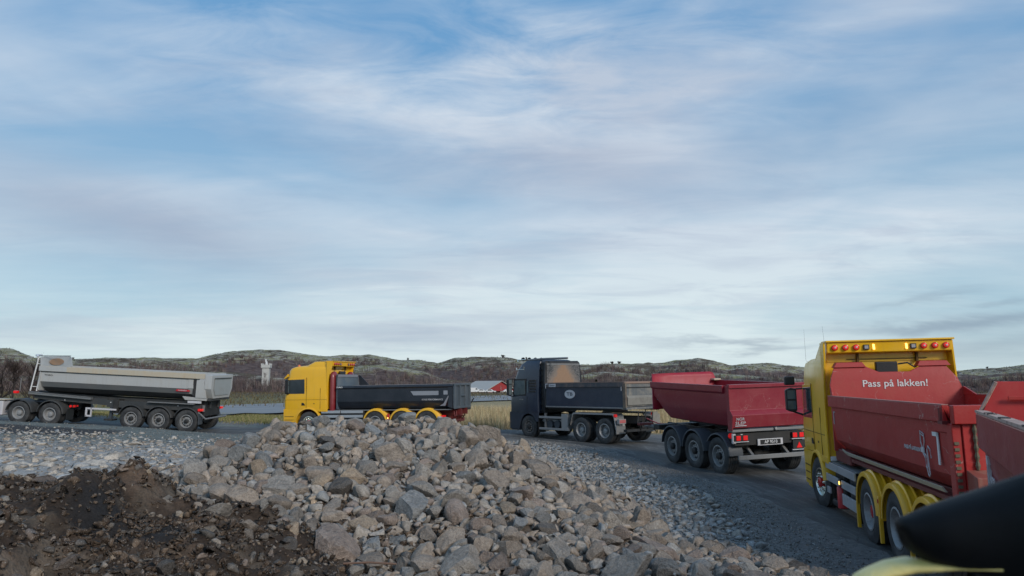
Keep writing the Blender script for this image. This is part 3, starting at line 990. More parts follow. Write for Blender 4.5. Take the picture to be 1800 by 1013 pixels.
def rot_for(i, r_):
    ax = Vector((-GXs[i], -GYs[i], 1)).normalized()
    q = Vector((0, 0, 1)).rotation_difference(ax)
    zn = rocks[i][4]
    tl = {'pile': .55, 'right': .3, 'left': .16, 'soil': .5}[zn]
    return (q.to_matrix() @ Matrix.Rotation(r_.uniform(-tl, tl), 3, 'X') @ Matrix.Rotation(r_.uniform(-tl, tl), 3, 'Y') @ Matrix.Rotation(r_.uniform(0, 2 * PI), 3, 'Z'))


def where(zn, x, y, u, v):
    if zn == 'pile':
        if v < 775: a = 'on the heap crest'
        elif v < 850: a = 'high on the heap'
        elif v < 930: a = 'halfway down the heap'
        else: a = 'at the heap foot'
        b = 'below the yellow-cabbed lorry' if u < 640 else ('below the black tipper body' if u < 860 else ('towards the navy lorry' if u < 1040 else 'towards the road'))
        return a + ' ' + b
    if zn == 'right': return 'among crushed stone between heap and road'
    if zn == 'left': return 'lying flat before the grey trailer'
    return 'half sunk in the dark soil mound' + (' at its left end' if u < 150 else (' near its top' if v < 880 else ' at its foot'))


GRP = {'pile': 'rocks of the rubble heap', 'right': 'stones beside the road', 'left': 'pale slabs on the stony ground', 'soil': 'stones in the dark soil mound'}
STUFF = {'pile': [], 'right': [], 'left': [], 'soil': []}
bigset = {0: 'largest boulder of the heap, squat and reddish, shadow gap under it', 1: 'pale blue-grey angular boulder in the middle of the rubble heap', 2: 'tall grey slab-sided boulder right of the blue-grey one', 3: 'blue-grey block with a dark broken underside', 4: 'long wedge-shaped grey rock near the foot of the heap', 5: 'upright rounded brown-grey boulder right of the grey wedge', 9: 'long low reddish slab on the right flank of the heap', 14: 'long brown-grey slab near the right end of the heap crest', 23: 'lone brown-grey rock at the edge of the dark gravel'}
BIGN = {0: 'squat reddish boulder', 1: 'pale blue-grey boulder', 2: 'tall slab-sided boulder', 3: 'dark-bellied block', 4: 'grey wedge rock', 5: 'upright rounded boulder', 9: 'long flank slab', 14: 'long crest slab'}
BIGP = {k: proj((rocks[k][0], rocks[k][1], ZZ[k] + .1)) for k in BIGN}
for i, (x, y, r, tn, zn, fl) in enumerate(rocks):
    r_ = random.Random(i * 13 + 5)
    c = np.array(TONES[tn]) * (0.84 + .44 * r_.random()) * (.72 if zn == 'soil' else 1.0)
    M3 = rot_for(i, r_)
    sink = {'pile': .30, 'right': .15, 'left': .04, 'soil': .12}[zn]
    z = ZZ[i] + r * sink * (1 if fl > .5 else .6)
    if i in single:
        me = protos[i % 16]
        o = bpy.data.objects.new('rock', me); COL.objects.link(o)
        o.matrix_world = Matrix.Translation((x, y, z)) @ M3.to_4x4() @ Matrix.Diagonal((r * 1.12, r * 1.12, r * (fl / .7) * 1.12, 1))
        o.color = (*c, 1)
        u, v = proj((x, y, z))
        if i in bigset:
            tag(o, bigset[i], 'boulder', GRP[zn])
        else:
            big = 'large ' if r > .22 else ('mid-sized ' if r > .14 else 'small ')
            form = 'flat ' if fl < .58 else ('blocky ' if fl > .72 else 'angular ')
            if zn == 'pile':
                bi = min(BIGN, key=lambda k: (BIGP[k][0] - u) ** 2 + (BIGP[k][1] - v) ** 2)
                du, dv = u - BIGP[bi][0], v - BIGP[bi][1]
                far = 'well ' if math.hypot(du, dv) > 75 else ('close ' if math.hypot(du, dv) < 38 else '')
                dr_ = ('right of' if du > 0 else 'left of') if abs(du) > abs(dv) * 1.6 else ('above' if dv < 0 else 'below') if abs(dv) > abs(du) * 1.6 else ('above and ' if dv < 0 else 'below and ') + ('right of' if du > 0 else 'left of')
                lab_ = big + form + tn + ' rock ' + far + dr_ + ' the ' + BIGN[bi]
            else: lab_ = big + form + tn + ' rock ' + where(zn, x, y, u, v)
            tag(o, lab_, 'rock', GRP[zn])
    else:
        STUFF[zn].append((x, y, z, r, c, M3, fl, app[i]))


def rubble(name, items, label_unused, mat, fac=1.12):
    """many loose stones joined into one mesh"""
    if not items: return None
    lib = {1: [rock_shape(1, 300 + k, .7, -.9) for k in range(24)], 2: [rock_shape(2, 400 + k, .7, -.5) for k in range(24)]}
    Vs, Fs, Cs = [], [], []; base = 0
    for j, (x, y, z, r, c, M3, fl, ap) in enumerate(items):
        v, f = lib[2 if ap > .0040 else 1][j % 24]
        w = (v * np.array([r, r, r * fl / .7]) * fac) @ np.array(M3).T + np.array([x, y, z])
        Vs.append(w); Fs.append(f + base); base += len(v)
        Cs.append(np.repeat(np.array([[*c, 1.0]]), len(v), 0))
    me = bpy.data.meshes.new(name)
    mesh_np(me, np.concatenate(Vs), np.concatenate(Fs))
    at = me.color_attributes.new('tone', 'FLOAT_COLOR', 'POINT')
    at.data.foreach_set('color', np.concatenate(Cs).astype(np.float32).ravel())
    me.materials.append(mat)
    o = bpy.data.objects.new(name, me); COL.objects.link(o)
    return tag(o, kind='stuff')


def grit(n, xr, yr, rr, dens, tones, dark=1.0):
    xs = nrg.uniform(xr[0], xr[1], n * 6); ys = nrg.uniform(yr[0], yr[1], n * 6)
    k = nrg.uniform(0, 1, n * 6) < dens(xs, ys)
    xs, ys = xs[k][:n], ys[k][:n]
    zs = height(xs, ys)
    rs = rr[0] + (rr[1] - rr[0]) * nrg.beta(1, 3, len(xs))
    out = []
    for x, y, z, r in zip(xs, ys, zs, rs):
        c = np.array(TONES[tones[nrg.integers(len(tones))]]) * nrg.uniform(.7, 1.25) * dark
        M3 = Matrix.Rotation(nrg.uniform(0, 6.28), 3, 'Z') @ Matrix.Rotation(nrg.uniform(-1, 1), 3, 'X')
        out.append((x, y, z + r * .25, r, c, M3, .75, 0))
    return out


def rd(x, y): return road_dist(x, y)[0]


STUFF['pile'] += grit(6500, (-8.5, 4.8), (5.5, 17), (.02, .055), in_pile(), PILE_T, .9)
STUFF['right'] += grit(3500, (-1.5, 7), (6, 28), (.015, .035), is_right, RIGHT_T, .9)
STUFF['soil'] += grit(15000, (-9, 0), (4.2, 10.5), (.015, .085), lambda x, y: (mound(x, y) > .03) * (.3 + .7 * sstep(-.1, .4, fbm(x * 1.5, y * 1.5, 95, 3))), ['soil'] * 8 + ['clod'] * 3 + ['dark grey'], .8)
STUFF['left'] += grit(3000, (-24, -2), (12, 32), (.02, .045), lambda x, y: ((pile(x, y) < .05) & (mound(x, y) < .05) & (rd(x, y) > 3)) * 1.0, LEFT_T, .8)
verge = grit(9000, (.5, 7), (6, 34), (.012, .032), lambda x, y: sstep(2.2, 2.9, rd(x, y)) * sstep(4.6, 3.6, rd(x, y)) * (x < 7), RIGHT_T, .8)
verge += grit(1500, (-26, 2), (31, 40), (.012, .03), lambda x, y: sstep(2.4, 3.0, rd(x, y)) * (rd(x, y) < 5), LEFT_T, .6)
verge += grit(1300, (1, 9), (6, 30), (.012, .03), lambda x, y: (rd(x, y) < 2.6) * 1.0, RIGHT_T, .6)
rubble('heap_rubble', STUFF['pile'], '', RM2)
rubble('crushed_stone', STUFF['right'], '', RM2)
rubble('pale_rubble', STUFF['left'], '', RM2)
rubble('soil_clods', STUFF['soil'], '', RM2)
rubble('verge_gravel', verge, '', RM2)


# ------------------------------------------------------------------ lorry parts
WPROTO = {}


def wheel(parent, x, y, z, kind='drive', rr=0.52, side=1, steer=0.0, red=False, w=None):
    """wheel whose outer face looks to side (+1 left, -1 right)"""
    key = (kind, rr, red)
    if key not in WPROTO:
        wd = {'drive': .58, 'front': .32, 'trailer': .385}[kind]
        T = MB()
        h = wd / 2; ri = rr * .56
        if kind == 'drive':
            half = .135
            prof = []
            for c0 in (h - half, -h + half):
                prof_one = [(c0 + half * .80, ri), (c0 + half * 1.0, ri + .07), (c0 + half * 1.02, rr - .13), (c0 + half * .93, rr - .045), (c0 + half * .80, rr), (c0 + half * .42, rr), (c0 + half * .40, rr - .014), (c0 + half * .34, rr - .014), (c0 + half * .32, rr),
                            (c0 - half * .32, rr), (c0 - half * .34, rr - .014), (c0 - half * .40, rr - .014), (c0 - half * .42, rr), (c0 - half * .80, rr), (c0 - half * .93, rr - .045), (c0 - half * 1.02, rr - .13), (c0 - half * 1.0, ri + .07), (c0 - half * .8, ri)]
                T.lathe(prof_one, n=44, closed=True)
        else:
            half = h
            gr = []
            for q in (.62, .2, -.2, -.62):
                gr += [(half * (q + .05), rr), (half * (q + .04), rr - .013), (half * (q - .04), rr - .013), (half * (q - .05), rr)]
            prof = [(half * .82, ri), (half * 1.0, ri + .07), (half * 1.02, rr - .13), (half * .95, rr - .045), (half * .83, rr)] + gr + [(-half * .83, rr), (-half * .95, rr - .045), (-half * 1.02, rr - .13), (-half, ri + .07), (-half * .82, ri)]
            T.lathe(prof, n=44, closed=True)
        tw = T.build('wheel', M_rubber(), None, smooth=32)
        rim = MB()
        rm = {'drive': RIMG, 'front': (CHROME if red else RIMD), 'trailer': RIMG}[kind]
        if kind == 'drive':
            rim.lathe([(h - .012, ri + .012), (h - .005, ri - .015), (h - .03, ri - .03), (h - .10, ri - .045), (h - .17, ri - .06), (h - .185, .19), (h - .185, .06), (h - .19, 0.0)], n=36)
            for k in range(10):
                a = 2 * PI * k / 10
                rim.lathe([(h - .183, .017), (h - .155, .016), (h - .152, 0)], cx=.167 * math.cos(a), cz=.167 * math.sin(a), n=6)
        elif kind == 'front':
            rim.lathe([(h * .88, ri + .012), (h * .9, ri - .015), (h * .75, ri - .03), (h * .35, ri - .045), (h * .3, .21), (h * .62, .19), (h * .66, .12), (h * .66, .05), (h * .66, 0)], n=36)
            for k in range(10):
                a = 2 * PI * k / 10
                rim.lathe([(h * .62, .03), (h * .95, .026), (h * 1.04, .012), (h * 1.05, 0)], cx=.175 * math.cos(a), cz=.175 * math.sin(a), n=8)
        else:
            rim.lathe([(h * .86, ri + .012), (h * .88, ri - .015), (h * .6, ri - .03), (h * .1, ri - .045), (h * .1, .215), (h * .5, .19), (h * .52, .12), (h * .52, 0)], n=36)
            for k in range(10):
                a = 2 * PI * k / 10 + .1
                rim.lathe([(h * .5, .024), (h * .68, .022), (h * .69, 0)], cx=.165 * math.cos(a), cz=.165 * math.sin(a), n=6)
        ro = rim.build('rim', rm, tw, smooth=35)
        hb = MB()
        if kind == 'drive':
            hb.lathe([(h - .19, .125), (h - .10, .12), (h - .06, .10), (h - .05, .07), (h - .048, 0)], n=24)
        elif kind == 'front':
            hb.lathe([(h * .6, .105), (h * 1.0, .10), (h * 1.08, .08), (h * 1.1, 0)], n=24)
        else:
            hb.lathe([(h * .5, .105), (h * .92, .10), (h * 1.0, .07), (h * 1.02, 0)], n=24)
        hb.build('hub', DRED if red else (RIMG if kind == 'drive' else BLACK), tw, smooth=35)
        if kind == 'trailer':
            ho = MB()
            for k in range(10):
                a = 2 * PI * (k + .5) / 10 + .1
                ho.lathe([(h * .30, .030), (h * .31, 0)], cx=.235 * math.cos(a), cz=.235 * math.sin(a), n=10)
            ho.build('hand_hole', PLAS, tw)
        WPROTO[key] = tw
        o = tw
        first = True
    else:
        o = copy_tree(WPROTO[key]); first = False
    o.parent = parent
    o.location = (x, y, z)
    o.rotation_euler = (0, rng.uniform(0, 6), steer if side > 0 else PI + steer)
    if side < 0:
        o.rotation_euler = (0, rng.uniform(0, 6), PI + steer)
    o.rotation_mode = 'ZYX' if False else 'XYZ'
    return o


def fender(parent, x, z, y0, y1, r=.60, a0=8, a1=172, mat=YEL, ribs=True, name='wheel_arch', thick=.02, lip=.09, skirt=0.0):
    """plastic arch over one wheel; y0 inner edge, y1 outer edge"""
    s = 1 if y1 > y0 else -1
    pr = [(y0, r)]
    if ribs:
        n = 6
        for k in range(1, n):
            yy = y0 + (y1 - y0) * k / n
            pr += [(yy - s * .022, r), (yy - s * .008, r + .028), (yy + s * .008, r + .028), (yy + s * .022, r)]
    pr += [(y1 - s * .04, r), (y1 - s * .008, r - .012), (y1, r - .035), (y1, r - lip), (y1 - s * .015, r - lip), (y1 - s * .015, r - .04), (y1 - s * .045, r - thick), (y0, r - thick)]
    m = MB().lathe(pr, cx=x, cz=z, n=26, a0=a0, a1=a1, closed=True)
    if skirt:
        for xa in ():
            pass
    return m.build(name, mat, parent, smooth=30)


def rrect(x0, x1, hw, rf, rb, z, n=4, xo=0.0):
    """rounded rectangle ring in plan at height z"""
    P = []
    for cx, cy, r, a0 in ((x1 - rf, hw - rf, rf, 0), (x0 + rb, hw - rb, rb, 90), (x0 + rb, -hw + rb, rb, 180), (x1 - rf, -hw + rf, rf, 270)):
        for k in range(n + 1):
            a = R(a0 + 90 * k / n)
            P.append((cx + r * math.cos(a) + xo, cy + r * math.sin(a), z))
    return P


def arch_plate(x0, x1, zb0, zb1, zt, cx, cz, r, a0=0, a1=180):
    """side plate in x-z with a round wheel opening"""
    P = [(x0, zt), (x0, zb0)]
    xa = cx - r; P.append((xa, zb0))
    if zb0 < cz: pass
    for k in range(15):
        a = R(180 - 180 * k / 14)
        zz = cz + r * math.sin(a)
        if zz < min(zb0, zb1): continue
        P.append((cx + r * math.cos(a), zz))
    P += [(cx + r, zb1), (x1, zb1), (x1, zt)]
    return P


def lamp_round(parent, x, y, z, r, mat, housing, name='marker_light', face=-1):
    """round lamp looking backwards (-x)"""
    h = MB(); h.lathe([(0, r), (.03, r), (.035, r * .8)], n=20)
    h.v = [(x + face * p[1], y + p[0], z + p[2]) for p in h.v]
    o = h.build(name, housing, parent, smooth=35)
    l = MB(); l.lathe([(.02, r * .82), (.045, r * .7), (.06, r * .35), (.062, 0)], n=20)
    l.v = [(x + face * p[1], y + p[0], z + p[2]) for p in l.v]
    l.build('lens', mat, o, smooth=50)
    c = MB(); c.lathe([(.058, r * .33), (.068, r * .25), (.069, 0)], n=12)
    c.v = [(x + face * p[1], y + p[0], z + p[2]) for p in c.v]
    c.build('reflector', OFFW, o, smooth=50)
    return o


def mirror(parent, x, y, z, h, w, mat, s=1):
    m = MB()
    m.loft([[(x + .10 * k, y + s * a, z + b) for a, b in ((0, -h / 2 + .03), (w * .5, -h / 2), (w, -h / 2 + .05), (w, h / 2 - .05), (w * .5, h / 2), (0, h / 2 - .03))] for k in (-.6, .0, .7, 1.0)])
    o = m.build('wing_mirror', mat, parent, bevel=.02)
    g = MB().box(x - .07, x - .063, y + s * .03, y + s * (w - .03), z - h / 2 + .07, z + h / 2 - .3)
    g.box(x - .07, x - .063, y + s * .03, y + s * (w - .03), z + h / 2 - .26, z + h / 2 - .06)
    g.each('mirror_glass', GLASSB, o)
    a = MB().tube([(x - .02, y - s * .22, z - h / 2 - .1), (x, y + s * w * .4, z - h / 2 + .02)], .022)
    a.tube([(x - .02, y - s * .22, z + h / 2 - .02), (x, y + s * w * .4, z + h / 2 - .04)], .018)
    a.build('mirror_arm', PLAS, o, smooth=60)
    return o


def cab_yellow(root, mat, xc=1.0, xf=1.36, zt=3.42, zb=1.0, lit=True):
    """tall sleeper cab with roof spoiler and rear light bar"""
    S = MB()
    xb = -xc
    secs = [rrect(xb, xf + .02, 1.24, .16, .05, 1.12), rrect(xb, xf + .03, 1.25, .18, .05, 1.55), rrect(xb, xf, 1.25, .20, .05, 1.75), rrect(xb, xf - .05, 1.23, .22, .05, 2.2), rrect(xb, xf - .12, 1.21, .24, .06, 2.66),
            rrect(xb, xf - .15, 1.20, .26, .06, 2.92), rrect(xb, xf - .22, 1.18, .30, .08, 3.04), rrect(xb + .02, xf - .40, 1.10, .32, .1, 3.12), rrect(xb + .1, xf - .9, .88, .3, .12, 3.18)]
    S.loft(secs)
    cab = S.build('cab', mat, root, smooth=38)
    # lower side plates with the wheel opening, front bumper
    L = MB()
    for s in (1, -1):
        pl = arch_plate(xb, xf, zb - .02, .36, 1.13, 0, .52, .60)
        pl = [(xb, 1.13), (xb, zb)] + [(0 + .62 * math.cos(R(a)), .52 + .62 * math.sin(R(a))) for a in range(128, 9, -8)] + [(.64, .36), (xf - .02, .36), (xf + .01, 1.13)]
        pl[1] = (xb, zb)
        L.prism(pl, 'y', s * 1.20, s * 1.245)
    L.each('lower_panel', mat, cab, bevel=.006)
    bp = MB().loft([rrect(.72, xf + .04, 1.22, .2, .02, .30), rrect(.70, xf + .05, 1.235, .2, .02, .7), rrect(.70, xf + .03, 1.235, .2, .02, 1.13)])
    bp.build('bumper', mat, cab, smooth=38)
    w = MB()
    for s in (1, -1):
        w.prism([(.20, 1.80), (1.0, 1.66), (1.12, 1.84), (1.04, 2.50), (.22, 2.52)], 'y', s * 1.205, s * 1.246)
    w.each('side_window', GLASS, cab, bevel=.008)
    wf = MB()
    for s in (1, -1):
        o_ = [(.14, 1.75), (1.03, 1.60), (1.17, 1.84), (1.10, 2.56), (.16, 2.58)]
        wf.prism(o_, 'y', s * 1.19, s * 1.240)
    wf.each('window_frame', mat, cab, bevel=.006)
    fr_ = MB().loft([[(xf + .005, yy, 1.78), (xf - .105, yy * .95, 2.62), (xf - .145, yy * .95, 2.62), (xf - .035, yy, 1.78)] for yy in (-1.06, 1.06)])
    fr_.build('windscreen', GLASS, cab)
    sm = MB()
    for s in (1, -1):
        y = s * 1.253
        sm.box(.10, .112, y - .008, y + .004, 1.14, 2.60)
        sm.box(-.62, -.608, y - .008, y + .002, 1.14, 2.1)
        sm.box(-.95, xf - .05, y - .006, y + .003, 1.555, 1.566)
    sm.each('door_seam', paint('seam shadow gap', (.10, .05, .004), .8, amt=.1), cab)
    hd = MB()
    for s in (1, -1):
        hd.prism([(.16, 1.30), (.34, 1.30), (.34, 1.42), (.24, 1.42)], 'y', s * 1.235, s * 1.262)
        hd.prism([(-.32, 1.36), (-.28, 1.36), (-.28, 1.40), (-.32, 1.40)], 'y', s * 1.235, s * 1.258)
    hd.each('door_handle', PLAS, cab)
    for s in (1, -1):
        fender(cab, 0, .52, s * .9, s * 1.275, r=.68, a0=-18, a1=170, mat=mat, ribs=False, lip=.07)
    st = MB()
    for s in (1, -1):
        for zz in (.46, .62, .78):
            st.box(.74, 1.22, s * 1.245, s * 1.262, zz, zz + .018)
    st.each('step', paint('seam shadow gap', (.10, .05, .004), .8), cab)
    vis = MB().loft([[(xf - .16, yy, 2.66), (xf + .06, yy * .98, 2.54), (xf + .07, yy * .98, 2.60), (xf - .12, yy, 2.78)] for yy in (-1.16, -.6, .6, 1.16)])
    vis.build('sun_visor', mat, cab, bevel=.01)
    bc = MB()
    for yy in (.85, -.85):
        bc.lathe([(0, .075), (.07, .065), (.11, .04), (.12, 0)], n=14)
    bc.g = [([(xf - .55 + p[0], yy + p[2], 3.10 + p[1]) for p in g_[0]], g_[1]) for g_, yy in zip(bc.g, (.85, -.85))]
    bc.each('beacon', AMB, cab, smooth=50)
    # spoiler
    sp = MB()
    zs = zt
    sp.loft([rrect(xb - .02, .42, 1.14, .3, .03, 3.02), rrect(xb - .02, .22, 1.13, .3, .03, 3.18), rrect(xb - .02, .0, 1.10, .3, .03, zs - .05), rrect(xb, -.12, 1.06, .2, .03, zs)])
    spo = sp.build('roof_spoiler', mat, cab, smooth=35)
    # rear: side fins and light bar carried behind the cab back
    fn = MB()
    for s in (1, -1):
        fn.prism([(xb - .30, zs - .02), (xb + .02, zs - .01), (xb + .02, zb), (xb - .05, zb), (xb - .05, 2.2), (xb - .12, 2.7), (xb - .26, 3.05)], 'y', s * 1.20, s * 1.235) if s > 0 else fn.loft([[(x_, s * (1.235 if z_ < 2.9 else 1.16), z_) for x_, z_ in [(xb - .26, zs - .02), (xb + .02, zs - .01), (xb + .02, 2.0), (xb - .05, 2.0), (xb - .12, 2.7)]], [(x_, s * (1.20 if z_ < 2.9 else 1.12), z_) for x_, z_ in [(xb - .26, zs - .02), (xb + .02, zs - .01), (xb + .02, 2.0), (xb - .05, 2.0), (xb - .12, 2.7)]]])
    fn.each('side_fin', mat, cab, bevel=.006)
    tp = MB().box(xb - .34, xb + .1, -1.17, 1.19, zs - .015, zs + .02)
    tp.build('spoiler_lip', mat, spo, bevel=.008)
    bar = MB().prism([(xb - .30, zs - .02), (xb - .27, zs - .22), (xb - .20, zs - .24), (xb - .16, zs - .02)], 'y', -1.13, 1.16)
    bo = bar.build('light_bar', mat, cab, bevel=.01)
    zc = zs - .125; xl = xb - .285
    for k, yy in enumerate((1.02, .82, .62, -.62, -.82, -1.02)):
        lamp_round(bo, xl, yy, zc, .060, LREDB if lit else DRED, DRED)
    for yy in (.43, -.43):
        q = MB().box(xl - .03, xl, yy - .055, yy + .055, zc - .05, zc + .05)
        qo = q.build('work_lamp', PLAS, bo, bevel=.006)
        MB().box(xl - .036, xl - .03, yy - .035, yy + .035, zc - .032, zc + .032).build('lens', paint('lamp glass', (.35, .33, .33), .2, amt=.1), qo)
    for s in (1, -1):
        MB().prism([(s * .30 + .012, zc + .055), (s * .30 - .022, zc + .055), (s * .30 - .030, zc - .05), (s * .30 + .004, zc - .05)], 'x', xl - .02, xl + .004).build('amber_light', LAMB if lit else AMB, bo)
    bk = MB()
    for yy in (.55, -.55):
        bk.box(xb - .10, xb - .02, yy - .02, yy + .02, zs - .42, zs - .22)
    bk.box(xb - .05, xb, -.75, .75, zs - .36, zs - .345); bk.box(xb - .05, xb, -1.0, 1.0, zs - .72, zs - .70)
    bk.each('rear_bracket', paint('seam shadow gap', (.10, .05, .004), .8), cab)
    return cab


def chassis(root, x0, x1, z=.95, mat=BLACK, hw=.42, cross=True):
    m = MB()
    for s in (1, -1):
        m.box(x0, x1, s * hw - .04, s * hw + .04, z - .14, z + .14)
    if cross:
        k = x0 + .3
        while k < x1:
            m.box(k, k + .08, -hw, hw, z - .1, z + .1); k += 1.0
    return m.build('chassis', mat, root, bevel=.006)


def axles(root, xs, r=.52, mat=BLACK, w=.85):
    for x in xs:
        m = MB().tube([(x, -w, r), (x, w, r)], .07, 10)
        m.lathe([(-.16, .05), (-.14, .2), (0, .24), (.14, .2), (.16, .05)], cx=x, cz=r, n=14)
        m.build('axle', mat, root, smooth=40)


def sheet_sec(prof, th):
    """closed section of a bent sheet: prof lists (y, z) from the rim of one side down to the floor, mirrored"""
    half = prof
    outer = half + [(-y, z) for y, z in half[::-1]]
    inner = []
    n = len(outer)
    for i, (y, z) in enumerate(outer):
        a = outer[max(i - 1, 0)]; b = outer[min(i + 1, n - 1)]
        dy, dz = b[0] - a[0], b[1] - a[1]; L = math.hypot(dy, dz) or 1
        inner.append((y - dz / L * th * -1 * -1 if False else y + dz / L * th, z - dy / L * th))
    # keep rim flat
    inner[0] = (outer[0][0] - th, outer[0][1]); inner[-1] = (outer[-1][0] + th, outer[-1][1])
    return outer + inner[::-1]


def tub(root, secs, th, mat, name='tipper_body', matin=None):
    """secs: list of (x, prof); builds the outer skin and the inner skin as one open body"""
    S = MB().loft([[(x, y, z) for y, z in sheet_sec(p, th)] for x, p in secs], caps=True)
    return S.build(name, mat, root, smooth=25)


def box_band(parent, x0, x1, y, z0, z1, t, mat, name='top_rail', bevel=.012):
    m = MB()
    m.box(x0, x1, y, y + t, z0, z1)
    return m.build(name, mat, parent, bevel=bevel)


# ================================================================== lorry with the red tipper body (nearest)
def rear_tyres(root, xs, kind='drive', y=.93, red=False, rr=.52, lift=None):
    for i, x in enumerate(xs):
        for s in (1, -1):
            wheel(root, x, s * y, rr, kind, rr, s, red=red)


T4 = empty('tipper_lorry', (7.745, 15.877, 0.0), (R(-1.1), R(-.35), 1.384))
tag(T4, 'yellow-cabbed lorry with scratched red tipper body lettered Pass på lakken!, nearest truck at right', 'lorry', 'lorries waiting in a row')
cab4 = cab_yellow(T4, YELW, 1.0, 1.36, 3.42)
mirror(cab4, 1.22, 1.36, 2.22, .56, .24, PLAS, 1)
MB().box(1.16, 1.34, 1.38, 1.60, 2.56, 2.76).build('wide_angle_mirror', PLAS, cab4, bevel=.03)
mirror(cab4, 1.22, -1.30, 2.22, .80, .26, PLAS, -1)
MB().tube([(.55, 1.10, 3.0), (.56, 1.22, 3.10), (.56, 1.22, 3.8)], [.003, .0025, .0015], 6).build('antenna', PLAS, cab4)
MB().tube([(-.35, 1.0, 3.4), (-.35, 1.02, 3.8)], [.0025, .0015], 6).build('antenna', PLAS, cab4)
MB().lathe([(-.03, 0), (-.03, .05), (.03, .05), (.03, 0)], cx=.95, cz=2.98, n=10).build('marker_light', LRED, cab4)
chassis(T4, -8.0, 1.0)
W4 = [-3.68, -5.1, -6.43]
rear_tyres(T4, W4, 'drive', .95, red=True)
axles(T4, [0] + W4)
wheel(T4, 0, 1.07, .52, 'front', .52, 1, steer=.14, red=True)
wheel(T4, 0, -1.07, .52, 'front', .52, -1, steer=.14, red=True)
for x in W4:
    for s in (1, -1):
        fender(T4, x, .53, s * .62, s * 1.27, r=.635, a0=2, a1=178, mat=YEL, lip=.085)
fg = MB()
for x in W4[:2]:
    fg.box(x - .735, x - .665, 1.10, 1.262, .50, .86)
for x in (W4[0] + .60, W4[0] - .70, W4[1] - .67):
    fg.box(x - .03, x + .03, 1.215, 1.268, .06 + .1, .56)
fg.each('fender_strut', YEL, T4, bevel=.006)
rl = MB()
for x in W4[:2]:
    rl.box(x - .72, x - .68, 1.262, 1.27, .76, .82)
rl.each('side_reflector', DRED, T4)
# aluminium side skirt between the axles
sk = []
xs0, xs1 = -.72, -2.92
for (z0, z1, xa, xb_) in ((.90, 1.04, xs0, -1.75), (.90, 1.04, -1.77, xs1), (.66, .80, xs0, -1.75), (.66, .80, -1.95, xs1), (.42, .54, xs0, -.98), (.36, .56, -1.95, xs1)):
    MB().box(xa, xb_, 1.20, 1.235, z0, z1).build('side_skirt', ALU, T4, bevel=.006)
MB().box(xs0, xs1, .55, 1.19, 1.03, 1.05).build('catwalk', STEEL, T4, bevel=.005)
MB().box(-1.0, -1.7, .45, 1.12, .40, .88).build('fuel_tank', BLACK, T4, bevel=.05)
MB().box(-2.0, -2.8, .45, 1.10, .38, .98).build('battery_box', GUARD, T4, bevel=.03)
al = MB().box(-1.78, -1.92, 1.20, 1.245, .68, .82); ao = al.build('side_marker', PLAS, T4, bevel=.005)
MB().box(-1.83, -1.89, 1.246, 1.256, .71, .77).build('lens', LAMB, ao)
fx = MB(); fx.lathe([(-.0, .0), (0.0, .09), (.42, .09), (.48, .05), (.50, 0)], n=16); fx.v = [(-1.45 + p[0], 1.12 + p[2], .22 + p[1] * .9) for p in fx.v]
fx.build('fire_extinguisher', BRED, T4, smooth=40)
MB().box(-.7, -1.3, .9, 1.15, .16, .30).build('air_tank', BLACK, T4, bevel=.05)
MB().box(-2.96, -3.0, .62, 1.22, .20, .75).build('mud_flap', PLAS, T4)
MB().box(-1.35, -3.4, .1, .95, 1.06, 1.15).build('tool_shelf', GREYD, T4, bevel=.01)
MB().box(-.98, -1.06, 1.05, 1.2, 1.05, 1.15).build('small_tank', WHITE, T4, bevel=.03)
# body: front x=-1.51, rear x=-7.34
xr, xe, zr = -1.52, -7.34, 2.34
pr_ = [(1.20, zr), (1.20, 2.10), (1.19, 1.75), (1.16, 1.52), (.98, 1.32), (.45, 1.20)]
body4 = tub(T4, [(xr, pr_), (xe, pr_)], .025, RED)
for s in (1, -1):
    m = MB()
    y0, y1 = (1.19, 1.265) if s > 0 else (-1.265, -1.19)
    m.prism([(y0, zr + .012), (y1, zr + .012), (y1, zr - .19), (y0 if s > 0 else y1 * 0 + y1, zr - .19), (y0, zr - .25)] if s > 0 else [(y1, zr + .012), (y0, zr + .012), (y0, zr - .19), (y1, zr - .25)], 'x', xr + .03, xe - .02)
    m.build('top_rail', RED, body4, bevel=.01)
    MB().box(xr + .03, xe - .02, y0, y1, zr + .0135, zr + .022).build('rail_edge', paint('worn pale red edge', (.42, .17, .14), .6, amt=.5), body4)
# sloped sill strip
for s in (1, -1):
    m = MB().loft([[(x_, s * 1.165, z_ + .02), (x_, s * 1.19, z_ + .02), (x_, s * 1.15, z_ - .05), (x_, s * 1.12, z_ - .05)] for x_, z_ in ((-2.0, 1.36), (-2.3, 1.33), (-6.9, 1.33))])
    m.build('sill', SAND, body4, bevel=.005)
fl = MB().box(xr - .02, xe, -1.13, 1.13, 1.18, 1.24); fl.build('body_floor', REDD, body4)
low = MB().prism([(-1.16, 1.50), (-1.6, 1.20), (xe, 1.20), (xe, 1.3), (xr, 1.3)], 'y', -1.0, 1.0); low.build('lower_tub', REDD, body4, bevel=.01)
MB().box(-1.30, -2.4, -1.15, 1.15, 1.10, 1.35).build('front_bulkhead_foot', REDD, body4, bevel=.03)
# front wall standing tall with a dip in the middle
zr_ = zr


def headwall(root, x, topl, z0, zmid, lean, mat, th=.05, name='front_wall'):
    """topl: (y, ztop) from left to right"""
    m = MB(); rows = []
    for y, zt_ in topl:
        zm = min(zmid, zt_)
        rows.append([(x, y, z0), (x, y, zm), (x + lean * (zt_ - zm), y, zt_), (x + lean * (zt_ - zm) + th, y, zt_), (x + th, y, zm), (x + th, y, z0)])
    return m.loft(rows).build(name, mat, root, bevel=.008)


